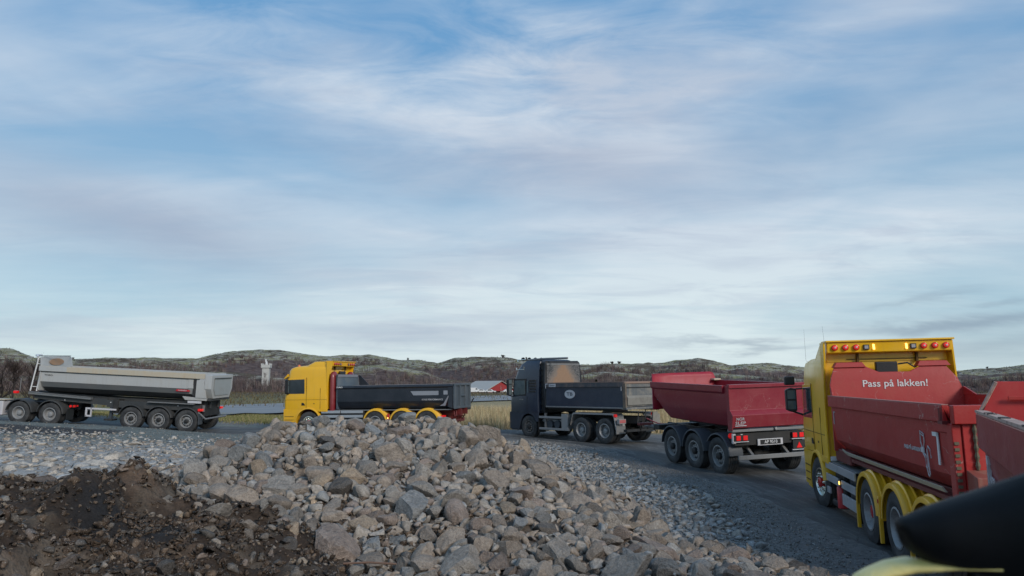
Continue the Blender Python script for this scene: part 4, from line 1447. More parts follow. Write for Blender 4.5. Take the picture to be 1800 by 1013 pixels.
hw4 = headwall(body4, xr + .02, [(1.20, 2.56), (1.17, 2.70), (1.08, 2.92), (.52, 2.92), (.28, 2.80), (-.28, 2.80), (-.52, 2.92), (-.92, 2.92), (-1.10, 2.66), (-1.19, 2.40)], 1.3, 2.68, .35, RED)
# side gussets running back from the tall wall
for s in (1, -1):
    MB().prism([(xr + .04, 2.50 if s < 0 else 2.52), (xr - .0, 2.50 if s < 0 else 2.52), (xr - (.6 if s < 0 else .1), zr), (xr + .04, zr)], 'y', s * 1.17, s * 1.20).build('gusset', RED, body4, bevel=.005)
for yc_ in (.80, -.72):
    MB().loft([[(xr + .06 + dx, yc_ + dy * .3, 2.90), (xr + .06 + dx, yc_ + dy * .24, 3.0)] for dx, dy in ((0, -1), (.24, -1), (.24, 1), (0, 1))], close=False).build('wall_tab', RED, body4) if False else MB().loft([[(xr + .06, yc_ - .30, 2.90), (xr + .30, yc_ - .30, 2.90), (xr + .30, yc_ + .30, 2.90), (xr + .06, yc_ + .30, 2.90)], [(xr + .10, yc_ - .24, 3.0), (xr + .28, yc_ - .24, 3.0), (xr + .28, yc_ + .24, 3.0), (xr + .10, yc_ + .24, 3.0)]]).build('wall_tab', RED, body4, bevel=.01)
cv = MB().box(xr + .22, xr + .34, -.12, .28, 2.74, 3.0); cvo = cv.build('tarp_motor', PLAS, body4, bevel=.02)
MB().tube([(xr + .22, -.12, 2.95), (xr + .16, -.28, 2.97), (xr + .14, -.40, 2.88), (xr + .2, -.48, 2.92)], .016).build('cable', PLAS, cvo, smooth=60)
letters('Pass på lakken!', .185, WHITE, hw4, (xr + .014, .02, 2.575), (PI / 2, 0, -PI / 2), 1.16, bold=.010)
# rear frame, side marks, tailgate
fr4 = MB()
for s in (1, -1):
    fr4.box(xe - .10, xe + .42, s * 1.18 - .03, s * 1.18 + .045, zr - .32, zr - .20)
    fr4.box(xe - .16, xe + .0, s * 1.17 - .05, s * 1.17 + .06, 1.22, zr - .2)
fr4.each('rear_frame', RED, body4, bevel=.015)
tg = MB().box(xe - .18, xe - .12, -1.14, 1.12, 1.30, zr - .05); tgo = tg.build('tailgate', REDIN, body4, bevel=.01)
MB().box(xe - .24, xe - .12, -1.22, 1.22, zr - .20, zr + .015).build('gate_rail', RED, tgo, bevel=.01)
MB().loft([[(xe - .18, y_, 1.62), (xe - .46, y_, 1.56), (xe - .46, y_, 1.36), (xe - .24, y_, 1.24), (xe - .18, y_, 1.24)] for y_ in (1.12, -1.12)]).build('gate_foot', paint('scraped dull red', (.27, .07, .05), .6, (.35, .27, .2), .7), tgo, bevel=.01)
MB().tube([(xe - .20, 1.0, 1.62 + k * .05) for k in range(12)], [.03 if k % 2 else .016 for k in range(12)], 6).build('chain', paint('rusty chain', (.12, .10, .06), .8, amt=.6), tgo)
tl = MB()
for k in range(9):
    tl.box(xe - .175, xe - .165, 1.165, 1.215, 1.34 + k * .07, 1.375 + k * .07)
tl.build('scrape_mark', paint('rusty chain', (.12, .10, .06)), tgo)
hn = MB().tube([(xe + .02, 1.26, zr - .02), (xe + .02, 1.26, zr - .17)], .035, 8); hn.box(xe - .05, xe + .09, 1.20, 1.285, zr - .21, zr - .17); hn.build('gate_hinge', REDD, body4)
mk = MB()
y_ = 1.2175
mk.box(xe + .33, xe + .52, 1.205, y_, zr - .38, zr - .33); mk.box(xe + .33, xe + .38, 1.205, y_, zr - .72, zr - .33)
mk.build('corner_mark', WHITE, body4)
mk = MB()
mk.box(xr - .10, xr - .20, 1.20, 1.212, zr - .30, zr - .28); mk.box(xr - .10, xr - .12, 1.20, 1.212, zr - .52, zr - .28)
mk.build('corner_mark', OFFW, body4)
letters('PASS PÅ LAKKEN', .075, OFFW, body4, (xe + 1.34, 1.206, 1.74), (PI / 2, 0, PI), .62, bold=.006)
dr = MB()
# outline drawing of a paint spray gun on the body side
def line(m, pts, r=.008, y=1.205):
    m.tube([(a, y, b) for a, b in pts], r, 5)
X0 = xe + .92
line(dr, [(X0 - .08, 2.02), (X0 + .08, 2.06), (X0 + .08, 1.88), (X0 + .03, 1.80), (X0 - .03, 1.80), (X0 - .08, 1.88), (X0 - .08, 2.02)])
line(dr, [(X0 - .08, 1.98), (X0 + .08, 2.02)])
line(dr, [(X0 + .02, 1.72), (X0 - .06, 1.66), (X0 - .10, 1.50), (X0 - .14, 1.44)])
line(dr, [(X0 - .02, 1.72), (X0 - .12, 1.68), (X0 - .17, 1.50)])
line(dr, [(X0 - .34, 1.66), (X0 - .30, 1.80), (X0 - .22, 1.84), (X0 - .18, 1.78), (X0 - .22, 1.45), (X0 - .24, 1.40), (X0 - .20, 1.36), (X0 - .15, 1.40), (X0 - .13, 1.5)])
dr.box(X0 - .06, X0 + .08, 1.20, 1.214, 1.72, 1.80)
dr.v = [(X0 + (p[0] - X0) * .8, p[1], 1.72 + (p[2] - 1.72) * .8) for p in dr.v]
dr.build('spray_gun_print', OFFW, body4)
MB().box(-7.6, -8.0, -1.2, 1.2, .9, 1.02).build('rear_underrun', REDD, T4, bevel=.01)


# ================================================================== trailer with the open red body, right edge
T5 = empty('tipping_trailer', (3.52, 2.965, 0), (0, 0, 1.087))
tag(T5, 'red tipping trailer with worn pale rim, cut off by the right edge', 'trailer', 'tipping trailers')
z5 = 2.30
p5 = [(1.22, z5), (1.22, 2.0), (1.17, 1.7), (1.10, 1.3), (.9, 1.0), (.5, .9)]
b5 = tub(T5, [(2.5, p5), (-1.6, p5)], .02, MAR)
for s in (1, -1):
    a, b = (1.21, 1.262) if s > 0 else (-1.262, -1.21)
    MB().prism([(a, z5), (b, z5), (b, z5 - .26), (a, z5 - .30)], 'x', 2.52, -1.6).build('top_rail', MAR, b5, bevel=.01)
    MB().box(2.52, -1.6, a - .01, b + .004, z5 + .003, z5 + .022).build('rail_edge', paint('chipped pale rim', (.50, .36, .30), .7, (.12, .05, .04), .8, scale=6), b5)
    ch = MB()
    for xx in (1.75, 1.52, .9, .82, -.1, -.6):
        ch.box(xx, xx - .05, (a + b) / 2 - .02, b + .006, z5 + .018, z5 + .027)
    ch.build('rim_dirt', BLACK, b5)
headwall(b5, 2.46, [(1.22, z5), (1.11, z5 + .24), (0, z5 + .24), (-1.10, z5 + .24), (-1.2, z5)], .95, z5 - .0, .25, REDIN)
MB().tube([(2.50, 1.235, z5), (2.44, 1.12, z5 + .235)], .014, 6).build('wall_edge', paint('chipped pale rim', (.50, .36, .30)), b5)
MB().box(2.44, 2.46, -1.05, 1.05, z5 + .10, z5 + .13).build('wall_rib', REDIN, b5, bevel=.005)
cm = MB().box(2.28, 2.40, 1.205, 1.228, 1.93, 1.99); cm.box(2.37, 2.40, 1.2, 1.226, 1.72, 1.93); cm.build('corner_mark', OFFW, b5)
letters('NOR', .13, OFFW, b5, (2.22, 1.21, 1.80), (PI / 2, 0, PI), None, bold=.006)
letters('SLEP', .13, OFFW, b5, (2.20, 1.195, 1.68), (PI / 2, 0, PI), None, bold=.006)
chassis(T5, -1.6, 2.6, .78)
for x in (-1.0, .3, 1.6):
    for s in (1, -1):
        wheel(T5, x, s * 1.02, .5, 'trailer', .5, s)
axles(T5, [-1.0, .3, 1.6], .5)
MB().tube([(2.5, .3, .78), (3.3, 0, .7), (3.9, 0, .7)], .06).build('drawbar', BLACK, T5)


# ================================================================== maroon trailer
T3 = empty('tipping_trailer', (6.606, 22.979, 0.12), (R(-1.9), R(-1.8), 1.868))
tag(T3, 'maroon three-axle tipping trailer seen from behind with number plate and bumper bar', 'trailer', 'tipping trailers')
X3 = [-1.31, 0, 1.31]
chassis(T3, -1.95, 2.9, .98)
axles(T3, X3)
for x in X3:
    for s in (1, -1):
        wheel(T3, x, s * 1.03, .52, 'trailer', .52, s)
for x, a0 in zip(X3[::-1], (4, 4, 34)):
    for s in (1, -1):
        fender(T3, x, .54, s * .80, s * 1.24, r=.63, a0=a0, a1=176, mat=GUARD, ribs=False, lip=.05)
zr3 = 2.50
# section widens upwards; front is sloped back at the bottom
def p3(k):     # k: 0 rim line only .. 1 full depth
    zb = zr3 - .33 - (zr3 - .33 - 1.27) * k
    return [(1.20, zr3), (1.20, zr3 - .30), (1.18, zr3 - .34 - .30 * k), (1.12, zb + .42 * k), (.95, zb + .10 * k), (.5, zb)]
b3 = tub(T3, [(2.48, p3(.15)), (2.15, p3(.75)), (1.75, p3(1.0)), (-1.94, p3(1.0))], .02, MAR)
for s in (1, -1):
    a, b = (1.19, 1.262) if s > 0 else (-1.262, -1.19)
    MB().prism([(a, zr3 + .01), (b, zr3 + .01), (b, zr3 - .17), (a, zr3 - .23)], 'x', 2.52, -1.75).build('top_rail', MAR, b3, bevel=.012)
headwall(b3, 2.42, [(1.22, zr3), (1.20, zr3 + .27), (.6, zr3 + .28), (-1.0, zr3 + .29), (-1.12, zr3 + .25), (-1.22, zr3)], 1.6, zr3 + .16, .3, CRIM)
MB().box(2.2, 2.5, -1.26, -1.0, zr3, zr3 + .06).build('corner_plate', SAND, b3, bevel=.01)
# rear gate: upper panel, tilted shelf, lower panel
gx = -1.96
gp = [(gx, zr3 + .02), (gx - .06, zr3 + .02), (gx - .06, 1.83), (gx - .20, 1.70), (gx - .14, 1.36), (gx, 1.32)]
g3 = MB().loft([[(x_, y_, z_) for x_, z_ in gp] for y_ in (1.22, -1.22)]).build('tailgate', REDIN if False else MAR, b3, bevel=.01)
MB().box(gx - .12, gx + .01, -1.25, 1.25, zr3 - .06, zr3 + .04).build('gate_rail', MAR, g3, bevel=.012)
for s in (1, -1):
    MB().prism([(gx + .02, zr3), (gx - .10, zr3), (gx - .11, 1.85), (gx - .24, 1.70), (gx - .18, 1.30), (gx + .02, 1.27)], 'y', s * 1.22, s * 1.252).build('gate_post', MAR, g3, bevel=.008)
for yy in (.55, -.45, -.85):
    m = MB()
    pts = [(gx - .158 + .02, yy + .16 * math.cos(R(a)), 1.40 + .14 * math.sin(R(a))) for a in range(0, 181, 20)]
    m.tube(pts, .012, 5).build('dent_rim', MAR, g3)
letters('NOR', .115, OFFW, g3, (gx - .190, .98, 1.595), (PI / 2 + .17, 0, -PI / 2), .26, bold=.004)
letters('SLEP', .115, OFFW, g3, (gx - .172, .97, 1.485), (PI / 2 + .17, 0, -PI / 2), .33, bold=.004)
MB().box(gx - .170, gx - .155, .78, 1.14, 1.405, 1.425).build('underline', OFFW, g3)
letters('NOR', .10, OFFW, b3, (2.12, 1.175, 2.06), (PI / 2 - .1, 0, PI), .19, bold=.004)
letters('SLEP', .10, OFFW, b3, (2.10, 1.165, 1.96), (PI / 2 - .1, 0, PI), .24, bold=.004)
MB().box(gx - .14, gx + .1, -1.22, 1.22, 1.24, 1.31).build('rear_crossbeam', STEEL, T3, bevel=.01)
MB().box(gx - .05, gx + .3, -1.1, 1.1, .86, 1.2).build('rear_panel', BLACK, T3, bevel=.01)
for s in (1, -1):
    h_ = MB().box(gx - .12, gx - .04, s * .72, s * 1.17, .99, 1.16).build('tail_light', PLAS, T3, bevel=.008)
    for yy in (.80, 1.02):
        MB().box(gx - .135, gx - .12, s * (yy - .065) - .02 * 0, s * (yy + .075), 1.01, 1.14).build('lens', LRED, h_, bevel=.008)
    MB().box(gx - .13, gx - .03, s * .70, s * 1.19, .965, .985).build('lamp_shelf', OFFW, T3)
MB().box(gx - .11, gx - .05, 1.10, 1.20, .93, 1.20).build('lamp_bracket', OFFW, T3, bevel=.01)
tb = MB().box(gx - .10, gx - .07, -.75, -1.18, .68, .93).build('reflector_board', BLACK, T3)
MB().prism([(-1.04, .72), (-.86, .72), (-.95, .88)], 'x', gx - .115, gx - .10).build('triangle_reflector', LRED, tb)  # reflector given a glow of its own, though it is no lamp
MB().box(gx - .115, gx - .08, -.72, -1.2, .66, .68).build('board_edge', OFFW, tb)
MB().box(gx - .10, gx - .08, -1.18, -1.30, .62, .92).build('white_flap', OFFW, T3)
pb = MB().box(gx - .10, gx - .07, -.42, .40, .84, 1.02).build('plate_holder', OFFW, T3, bevel=.01)
MB().box(gx - .106, gx - .10, -.34, .32, .868, .995).build('number_plate', PLAS, pb)
letters('AP 9510', .12, WHITE, pb, (gx - .108, -.02, .93), (PI / 2, 0, -PI / 2), .42, bold=.004)
MB().prism([(gx - .14, .60), (gx - .08, .60), (gx - .08, .48), (gx - .14, .48)], 'y', -1.22, 1.05).build('bumper_bar', STEEL, T3, bevel=.012)
bs = MB()
for yy in (.55, -.6):
    bs.loft([[(gx + .5, yy - .04, .95), (gx + .5, yy + .04, .95), (gx + .4, yy + .04, .95), (gx + .4, yy - .04, .95)], [(gx - .05, yy - .04, .56), (gx - .05, yy + .04, .56), (gx - .12, yy + .04, .56), (gx - .12, yy - .04, .56)]])
bs.build('bumper_stay', STEEL, T3)
MB().tube([(gx + .05, 1.15, 1.14), (gx - .02, 1.20, 1.14)], .07, 12).build('side_lamp', LRED, T3)
MB().box(gx - .08, gx + .02, .86, .92, 1.12, 1.18).build('small_lamp', WHITE, T3)
MB().tube([(gx - .05, -.15, 1.27), (gx - .2, -.15, 1.30)], .04, 8).build('gate_lock', STEEL, T3)
MB().tube([(2.8, .3, .9), (3.8, .05, .80), (5.4, 0, .78)], .07, 8).build('drawbar', STEEL, T3, smooth=60)
MB().tube([(2.8, -.3, .9), (3.8, -.05, .80), (4.4, 0, .78)], .07, 8).build('drawbar', BLACK, T3, smooth=60)
MB().box(2.3, 2.7, -1.1, 1.1, .95, 1.1).build('front_beam', BLACK, T3, bevel=.02)
MB().tube([(3.0, .0, 1.0), (4.2, .12, .95), (5.2, .05, 1.05)], .022, 6).build('air_hose', BRED, T3, smooth=60)
MB().box(4.9, 5.1, -.05, .5, .84, .92).build('reflector_bar', REDD, T3)


# ================================================================== navy lorry
def claywall():
    m, t = mat_new('clay stained wall')
    co = t.n('ShaderNodeTexCoord').outputs['Object']
    sp = t.n('ShaderNodeSeparateXYZ', {0: co})
    n1 = t.noise(co, 5, 6, .7, .6); n2 = t.noise(co, 22, 4, .7)
    hw = t.mr(sp.outputs[2], 2.5, 3.5, .95, .22)
    d = t.m('SUBTRACT', hw, t.m('ABSOLUTE', t.m('SUBTRACT', sp.outputs[1], .05)))
    d = t.m('ADD', d, t.m('MULTIPLY', t.m('SUBTRACT', n1, .5), .8))
    c = t.mix(t.ss(n2, .4, .62), (.035, .037, .042), (.17, .165, .16))
    c = t.mix(t.ss(d, -.35, .1), c, (.20, .165, .14))
    c = t.mix(t.ss(d, -.02, .28), c, t.mix(n2, (.22, .135, .085), (.33, .215, .14)))
    p = t.n('ShaderNodeBsdfPrincipled', {'Base Color': c, 'Roughness': .8})
    t.n('ShaderNodeOutputMaterial', {0: p})
    return m


T2 = empty('tipper_lorry', (1.732, 36.482, 0.10), (R(-.9), R(.3), 2.262))
tag(T2, 'navy blue tipper lorry with a white TB oval on its body, clay-stained front wall', 'lorry', 'lorries waiting in a row')
xb, xf = -.72, 1.38
S = MB().loft([rrect(xb, xf, 1.22, .18, .05, 1.2), rrect(xb, xf, 1.23, .2, .05, 1.7), rrect(xb, xf - .04, 1.22, .22, .05, 1.9), rrect(xb, xf - .12, 1.19, .25, .05, 2.35), rrect(xb, xf - .24, 1.16, .28, .05, 2.85),
               rrect(xb, xf - .36, 1.13, .34, .06, 3.2), rrect(xb, xf - .58, 1.08, .36, .08, 3.5), rrect(xb, xf - .85, 1.0, .36, .1, 3.66), rrect(xb + .05, xf - 1.15, .85, .3, .1, 3.70)])
cab2 = S.build('cab', NAVY, T2, smooth=38)
L = MB()
for s in (1, -1):
    L.prism([(xb, 1.22), (xb, .78)] + [(.60 * math.cos(R(a)), .55 + .60 * math.sin(R(a))) for a in range(156, 9, -8)] + [(.66, .42), (xf - .02, .42), (xf, 1.22)], 'y', s * 1.18, s * 1.225)
L.each('lower_panel', NAVY, cab2, bevel=.008)
MB().loft([rrect(.75, xf + .03, 1.20, .2, .02, .36), rrect(.72, xf + .05, 1.22, .22, .02, .8), rrect(.72, xf + .03, 1.22, .22, .02, 1.21)]).build('bumper', NAVY, cab2, smooth=38)
w = MB(); wf = MB(); lv = MB(); sm = MB()
for s in (1, -1):
    w.prism([(.22, 2.06), (.98, 2.0), (1.06, 2.12), (.96, 2.72), (.24, 2.72)], 'y', s * 1.14, s * 1.222)
    wf.prism([(.14, 1.98), (1.04, 1.92), (1.14, 2.1), (1.02, 2.80), (.16, 2.80)], 'y', s * 1.13, s * 1.214)
    w.prism([(.0, 2.12), (.09, 2.12), (.09, 2.70), (.0, 2.70)], 'y', s * 1.14, s * 1.216)
    for k in range(5):
        z_ = 2.16 + k * .13
        lv.prism([(-.06, z_), (-.56, z_), (-.54, z_ + .06), (-.10, z_ + .06)], 'y', s * 1.16, s * 1.225)
    sm.box(.06, .07, s * 1.23 - .006, s * 1.23 + .004, 1.25, 1.95); sm.box(xb, xf - .1, s * 1.225 - .004, s * 1.225 + .006, 1.215, 1.225)
w.each('side_window', GLASSB, cab2, bevel=.008); wf.each('window_frame', PLAS, cab2, bevel=.006); lv.each('louvre', PLAS, cab2, bevel=.006); sm.each('door_seam', PLAS, cab2)
MB().loft([[(xf - .03, yy, 2.05), (xf - .21, yy * .95, 2.80), (xf - .25, yy * .95, 2.80), (xf - .07, yy, 2.05)] for yy in (-1.02, 1.02)]).build('windscreen', GLASS, cab2)
MB().box(.36, .62, 1.225, 1.25, 1.80, 1.83).each('door_handle', STEEL, cab2)
mirror(cab2, 1.20, 1.24, 2.40, .85, .24, PLAS, 1); mirror(cab2, 1.20, -1.24, 2.40, .85, .24, PLAS, -1)
rb = MB().tube([(1.0, -.95, 3.62), (1.05, -.95, 3.72), (1.05, .95, 3.72), (1.0, .95, 3.62)], .03)
rb.tube([(.9, -.8, 3.74), (.9, .8, 3.74)], .025); rb.tube([(1.05, .8, 3.72), (.1, .85, 3.73)], .02); rb.build('roof_bar', CHROME, cab2, smooth=50)
for yy in (-.6, -.2, .2, .6):
    m = MB(); m.lathe([(0, .10), (.08, .09), (.09, 0)], n=14); m.v = [(1.0 + p[1], yy + p[0], 3.76 + p[2]) for p in m.v]; m.build('roof_lamp', PLAS, cab2, smooth=40)
hm = MB().tube([(.35, 1.10, 3.25), (.9, 1.12, 3.25)], .022); hm.tube([(.9, 1.12, 3.22), (.95, 1.12, 3.33)], .03); hm.tube([(.38, 1.1, 3.2), (.36, 1.1, 3.38)], .03); hm.build('air_horn', CHROME, cab2, smooth=50)
MB().tube([(.5, .85, 3.7), (.5, .85, 3.85)], .04).build('antenna', PLAS, cab2)
rp = MB().loft([[(.6, y_, 3.66), (xb - 1.1, y_, 3.62), (xb - 1.15, y_, 3.72), (.4, y_, 3.74)] for y_ in (-1.0, 1.0)])
MB().tube([(.1, .95, 3.70), (xb - .2, .95, 3.72), (-2.45, .9, 3.70)], .05, 10).build('cover_roller', STEEL, T2, smooth=50)
sr = MB()
for k in range(9):
    sr.box(xb - .12, xb - .02, 1.0, 1.12, 1.3 + k * .27, 1.33 + k * .27)
sr.box(xb - .25, xb - .02, -1.05, 1.02, 1.2, 3.55); sr.build('intake_stack', BLACK, cab2, bevel=.01)
W2 = [-3.53, -4.93]
chassis(T2, -6.1, 1.0, .98); axles(T2, [0] + W2)
wheel(T2, 0, 1.05, .53, 'front', .53, 1, steer=.05); wheel(T2, 0, -1.05, .53, 'front', .53, -1, steer=.05)
rear_tyres(T2, W2, 'drive', .95, rr=.53)
xr, xe, zr = -1.27, -6.08, 2.57
b2 = MB()
b2.prism([(-1.2, zr), (-1.2, 1.50), (1.2, 1.50), (1.2, zr), (1.14, zr), (1.14, 1.56), (-1.14, 1.56), (-1.14, zr)], 'x', xr, xe)
bo2 = b2.build('tipper_body', NAVY, T2, bevel=.008)
for s in (1, -1):
    a, b = (1.13, 1.262) if s > 0 else (-1.262, -1.13)
    MB().box(xr, xe, a, b, zr - .19, zr).build('top_rail', paint('dusty dark rail', (.045, .05, .062), .5, (.30, .2, .15), .5), bo2, bevel=.012)
    MB().box(xr, xe, a, b + .003, zr + .002, zr + .03).build('rail_edge', paint('clay dusted rail top', (.26, .17, .13), .8, amt=.5), bo2)
    MB().box(xr, xe, a + .0, b - .02, 1.47, 1.53).build('sill', GREYD if False else STEEL, bo2, bevel=.01)
    MB().prism([(s * 1.0, 1.36), (s * 1.2, 1.46), (s * 1.0, 1.46)], 'x', xr, xe).build('under_sill', GREYD, bo2)
    cm = MB()
    cm.box(xr - .03, xr - .20, s * 1.262, s * 1.270, zr - .05, zr - .02); cm.box(xr - .03, xr - .06, s * 1.262, s * 1.270, zr - .24, zr - .02)
    cm.box(xe + .08, xe + .11, s * 1.262, s * 1.270, zr - .35, zr - .18)
    cm.build('corner_mark', OFFW, bo2)
ov = MB().lathe([(0, 1.0), (.012, 1.0), (.014, .96), (.014, 0)], n=32)
ov.v = [(-2.85 + p[0] * .33, 1.2 + p[1], 2.07 + p[2] * .19) for p in ov.v]
ovo = ov.build('oval_badge', OFFW, bo2)
letters('TB', .21, NAVY, ovo, (-2.85, 1.216, 2.07), (PI / 2, 0, PI), .38, bold=.012, depth=.004)
stk = MB().box(xr - .27, xr - .72, 1.262, 1.268, zr - .17, zr - .03).build('sticker', OFFW, bo2)
letters('Orator', .12, PLAS, stk, (xr - .495, 1.270, zr - .10), (PI / 2, 0, PI), .36, bold=.004, depth=.001)
headwall(bo2, xr + .06, [(1.22, zr), (1.16, zr + .98), (1.08, zr + 1.04), (-1.02, zr + 1.06), (-1.10, zr + .96), (-1.22, zr)], 1.5, zr + .95, .5, BLACK, .05)
MB().loft([[(xr + .03, y_, z0_), (xr + .052, y_, z0_), (xr + .052, y_ * k_, zr + .93), (xr + .03, y_ * k_, zr + .93)] for y_, z0_, k_ in ((1.1, zr - .6, .98), (-1.1, zr - .6, .94))]).build('wall_liner', claywall(), bo2, bevel=.004)
MB().box(xr + .02, xr + .05, -1.06, 1.1, zr + .86, zr + .92).build('wall_rib', STEEL, bo2)
# tailgate, weathered
tg = MB().box(xe - .06, xe, -1.18, 1.18, 1.56, zr - .02).build('tailgate', WEATH, bo2, bevel=.01)
MB().box(xe - .10, xe + .0, -1.26, 1.26, zr - .06, zr + .03).build('gate_rail', paint('clay dusted rail top', (.26, .17, .13)), tg, bevel=.012)
MB().box(xe - .09, xe - .05, -1.12, 1.12, zr - .24, zr - .20).build('gate_rib', BLACK, tg, bevel=.008)
MB().loft([[(xe - .06, y_, 2.02), (xe - .14, y_, 1.92), (xe - .12, y_, 1.62), (xe - .06, y_, 1.60)] for y_ in (1.12, -1.12)]).build('gate_bulge', paint('scuffed beige steel', (.22, .21, .185), .7, (.10, .09, .08), .7, scale=3), tg, bevel=.01)
for s in (1, -1):
    MB().box(xe - .12, xe + .04, s * 1.16, s * 1.25, 1.45, zr).build('gate_post', paint('rust stained post', (.10, .075, .06), .7, (.30, .25, .18), .7), tg, bevel=.01)
MB().box(xe - .16, xe + .1, -1.25, 1.25, 1.44, 1.53).build('rear_crossbeam', WEATH, T2, bevel=.012)
# grey mudguard rail and tail
for s in (1, -1):
    a, b = (.66, 1.25) if s > 0 else (-1.25, -.66)
    mg = MB().prism([(-2.82, .70), (-2.86, .70), (-3.02, 1.22), (-3.10, 1.27), (-5.42, 1.27), (-5.52, 1.20), (-5.62, .62), (-5.58, .60), (-5.48, 1.15), (-5.40, 1.20), (-3.12, 1.20), (-3.06, 1.16)], 'y', a, b)
    mg.build('mudguard', paint('scuffed pale grey plastic', (.27, .27, .27), .5, (.16, .14, .12), .5), T2, bevel=.008)
    MB().box(-5.60, -5.63, a + .02, b, .42, .74).build('mud_flap', GREYM if False else paint('scuffed mid grey', (.15, .155, .16), .6, amt=.5), T2)
    tlh = MB().box(-5.66, -5.80, s * .82, s * 1.24, .84, 1.04).build('tail_light', paint('scuffed pale grey plastic', (.27, .27, .27)), T2, bevel=.01)
    MB().box(-5.80, -5.815, s * .86, s * 1.22, .88, 1.01).build('lens', paint('dusty pink lens', (.42, .10, .10), .4, amt=.4), tlh)
    MB().box(-5.50, -5.62, s * 1.14, s * 1.26, 1.12, 1.24).build('corner_lamp', LRED, T2, bevel=.02)
sp_ = MB()
sp_.box(-.74, -2.30, 1.14, 1.21, .96, 1.06); sp_.box(-.74, -2.75, 1.14, 1.21, .44, .54); sp_.box(-.74, -2.3, .9, .98, .8, .9); sp_.build('side_rail', paint('scuffed pale grey plastic', (.27, .27, .27)), T2, bevel=.01)
MB().box(-2.25, -2.66, .62, 1.20, .52, 1.18).build('tool_box', paint('scuffed pale grey plastic', (.27, .27, .27)), T2, bevel=.02)
MB().box(-.70, -.72, .75, 1.22, .3, .98).build('mud_flap', PLAS, T2)
tk = MB().lathe([(.3, .01), (.3, .20), (1.1, .20), (1.1, .01)], cx=-1.35, cz=.68, n=18); tk.lathe([(.3, .01), (.3, .18), (1.1, .18), (1.1, .01)], cx=-1.85, cz=.70, n=18); tk.build('air_tank', GUARD, T2, smooth=40)
MB().box(-1.1, -1.16, 1.05, 1.18, .45, 1.2).build('bracket', STEEL, T2)
ct = MB()
for yy, z0_, z1_ in ((.35, .55, 1.35), (-.1, .6, 1.4), (-.55, .5, 1.3), (.15, .7, 1.2)):
    ct.tube([(-6.1, yy, z1_), (-6.2, yy + .15, (z0_ + z1_) / 2), (-6.12, yy - .1, z0_)], .022, 6)
ct.box(-6.0, -6.14, -.25, .2, .66, .92); ct.box(-5.9, -6.1, -1.1, 1.1, .52, .62); ct.build('hitch', BLACK, T2)
MB().box(-6.0, -6.06, -.95, -.6, .82, 1.3).build('grey_case', paint('scuffed beige steel', (.22, .21, .185)), T2, bevel=.01)
MB().box(-6.0, -6.05, -.66, -1.1, .68, 1.2).build('hazard_board', paint('scuffed beige steel', (.22, .21, .185)), T2, bevel=.01)


# ================================================================== yellow lorry with black body
T1 = empty('tipper_lorry', (-9.256, 36.391, 0.344), (R(-.6), R(.85), 2.901))
tag(T1, 'yellow-cabbed lorry with blue-black tipper body, partly hidden behind the rubble heap', 'lorry', 'lorries waiting in a row')
cab1 = cab_yellow(T1, YEL, .93, 1.28, 3.34, lit=False)
mirror(cab1, 1.06, 1.27, 2.18, .70, .12, PLAS, 1)
mirror(cab1, 1.06, -1.27, 2.18, .70, .12, PLAS, -1)
W1 = [-3.38, -4.68, -5.89]
chassis(T1, -7.3, 1.0, .93, REDD); axles(T1, [0] + W1, .5)
wheel(T1, 0, 1.05, .5, 'front', .5, 1, red=True); wheel(T1, 0, -1.05, .5, 'front', .5, -1, red=True)
rear_tyres(T1, W1, 'drive', .95, rr=.5)
for x in W1:
    for s in (1, -1):
        fender(T1, x, .50, s * .62, s * 1.27, r=.60, a0=0, a1=180, mat=YEL, lip=.075)
for x in W1[:2]:
    q = MB().box(x - .68, x - .60, 1.15, 1.255, .62, .88).build('arch_link', BRED, T1, bevel=.01)
    MB().box(x - .66, x - .62, 1.255, 1.268, .66, .72).build('side_marker', LAMB, q)
MB().box(-6.55, -6.72, .95, 1.25, .52, .80).build('tail_light', LRED, T1, bevel=.02)
for z0_ in (.92, .72, .50):
    MB().box(-.66, -1.62, 1.18, 1.22, z0_, z0_ + .12).build('side_skirt', ALU, T1, bevel=.006)
    MB().box(-1.66, -2.76, 1.18, 1.22, z0_, z0_ + .12).build('side_skirt', ALU, T1, bevel=.006)
MB().box(-.6, -2.8, .5, 1.15, .30, 1.02).build('fuel_tank', BLACK, T1, bevel=.04)
MB().box(-.95, -7.0, -1.1, 1.1, 1.03, 1.07).build('sub_frame', STEEL, T1)
rs = MB(); 
for yy in (.86, -.86):
    rs.lathe([(0, .27), (1.60, .27), (1.76, .24), (1.86, .14), (1.89, 0)], n=20)
n_ = len(rs.v) // 2
rs.v = [(-1.14 + p[0] * .62, (.92 if k < n_ else -.80) + p[2], .98 + p[1]) for k, p in enumerate(rs.v)]
rs.build('red_cylinder_guard', paint('deep red plastic', (.20, .012, .018), .3, amt=.15, coat=.3), T1, smooth=35)
MB().box(-1.0, -1.12, -.35, .2, 2.2, 2.88).build('intake_stack', PLAS, T1, bevel=.03)
xr, xe, zr = -1.46, -7.12, 2.17
pb1 = [(1.19, zr), (1.19, zr - .22), (1.18, 1.45), (1.08, 1.25), (.95, 1.13), (.5, 1.08)]
bo1 = tub(T1, [(xr, pb1), (xe, pb1)], .03, BLKB)
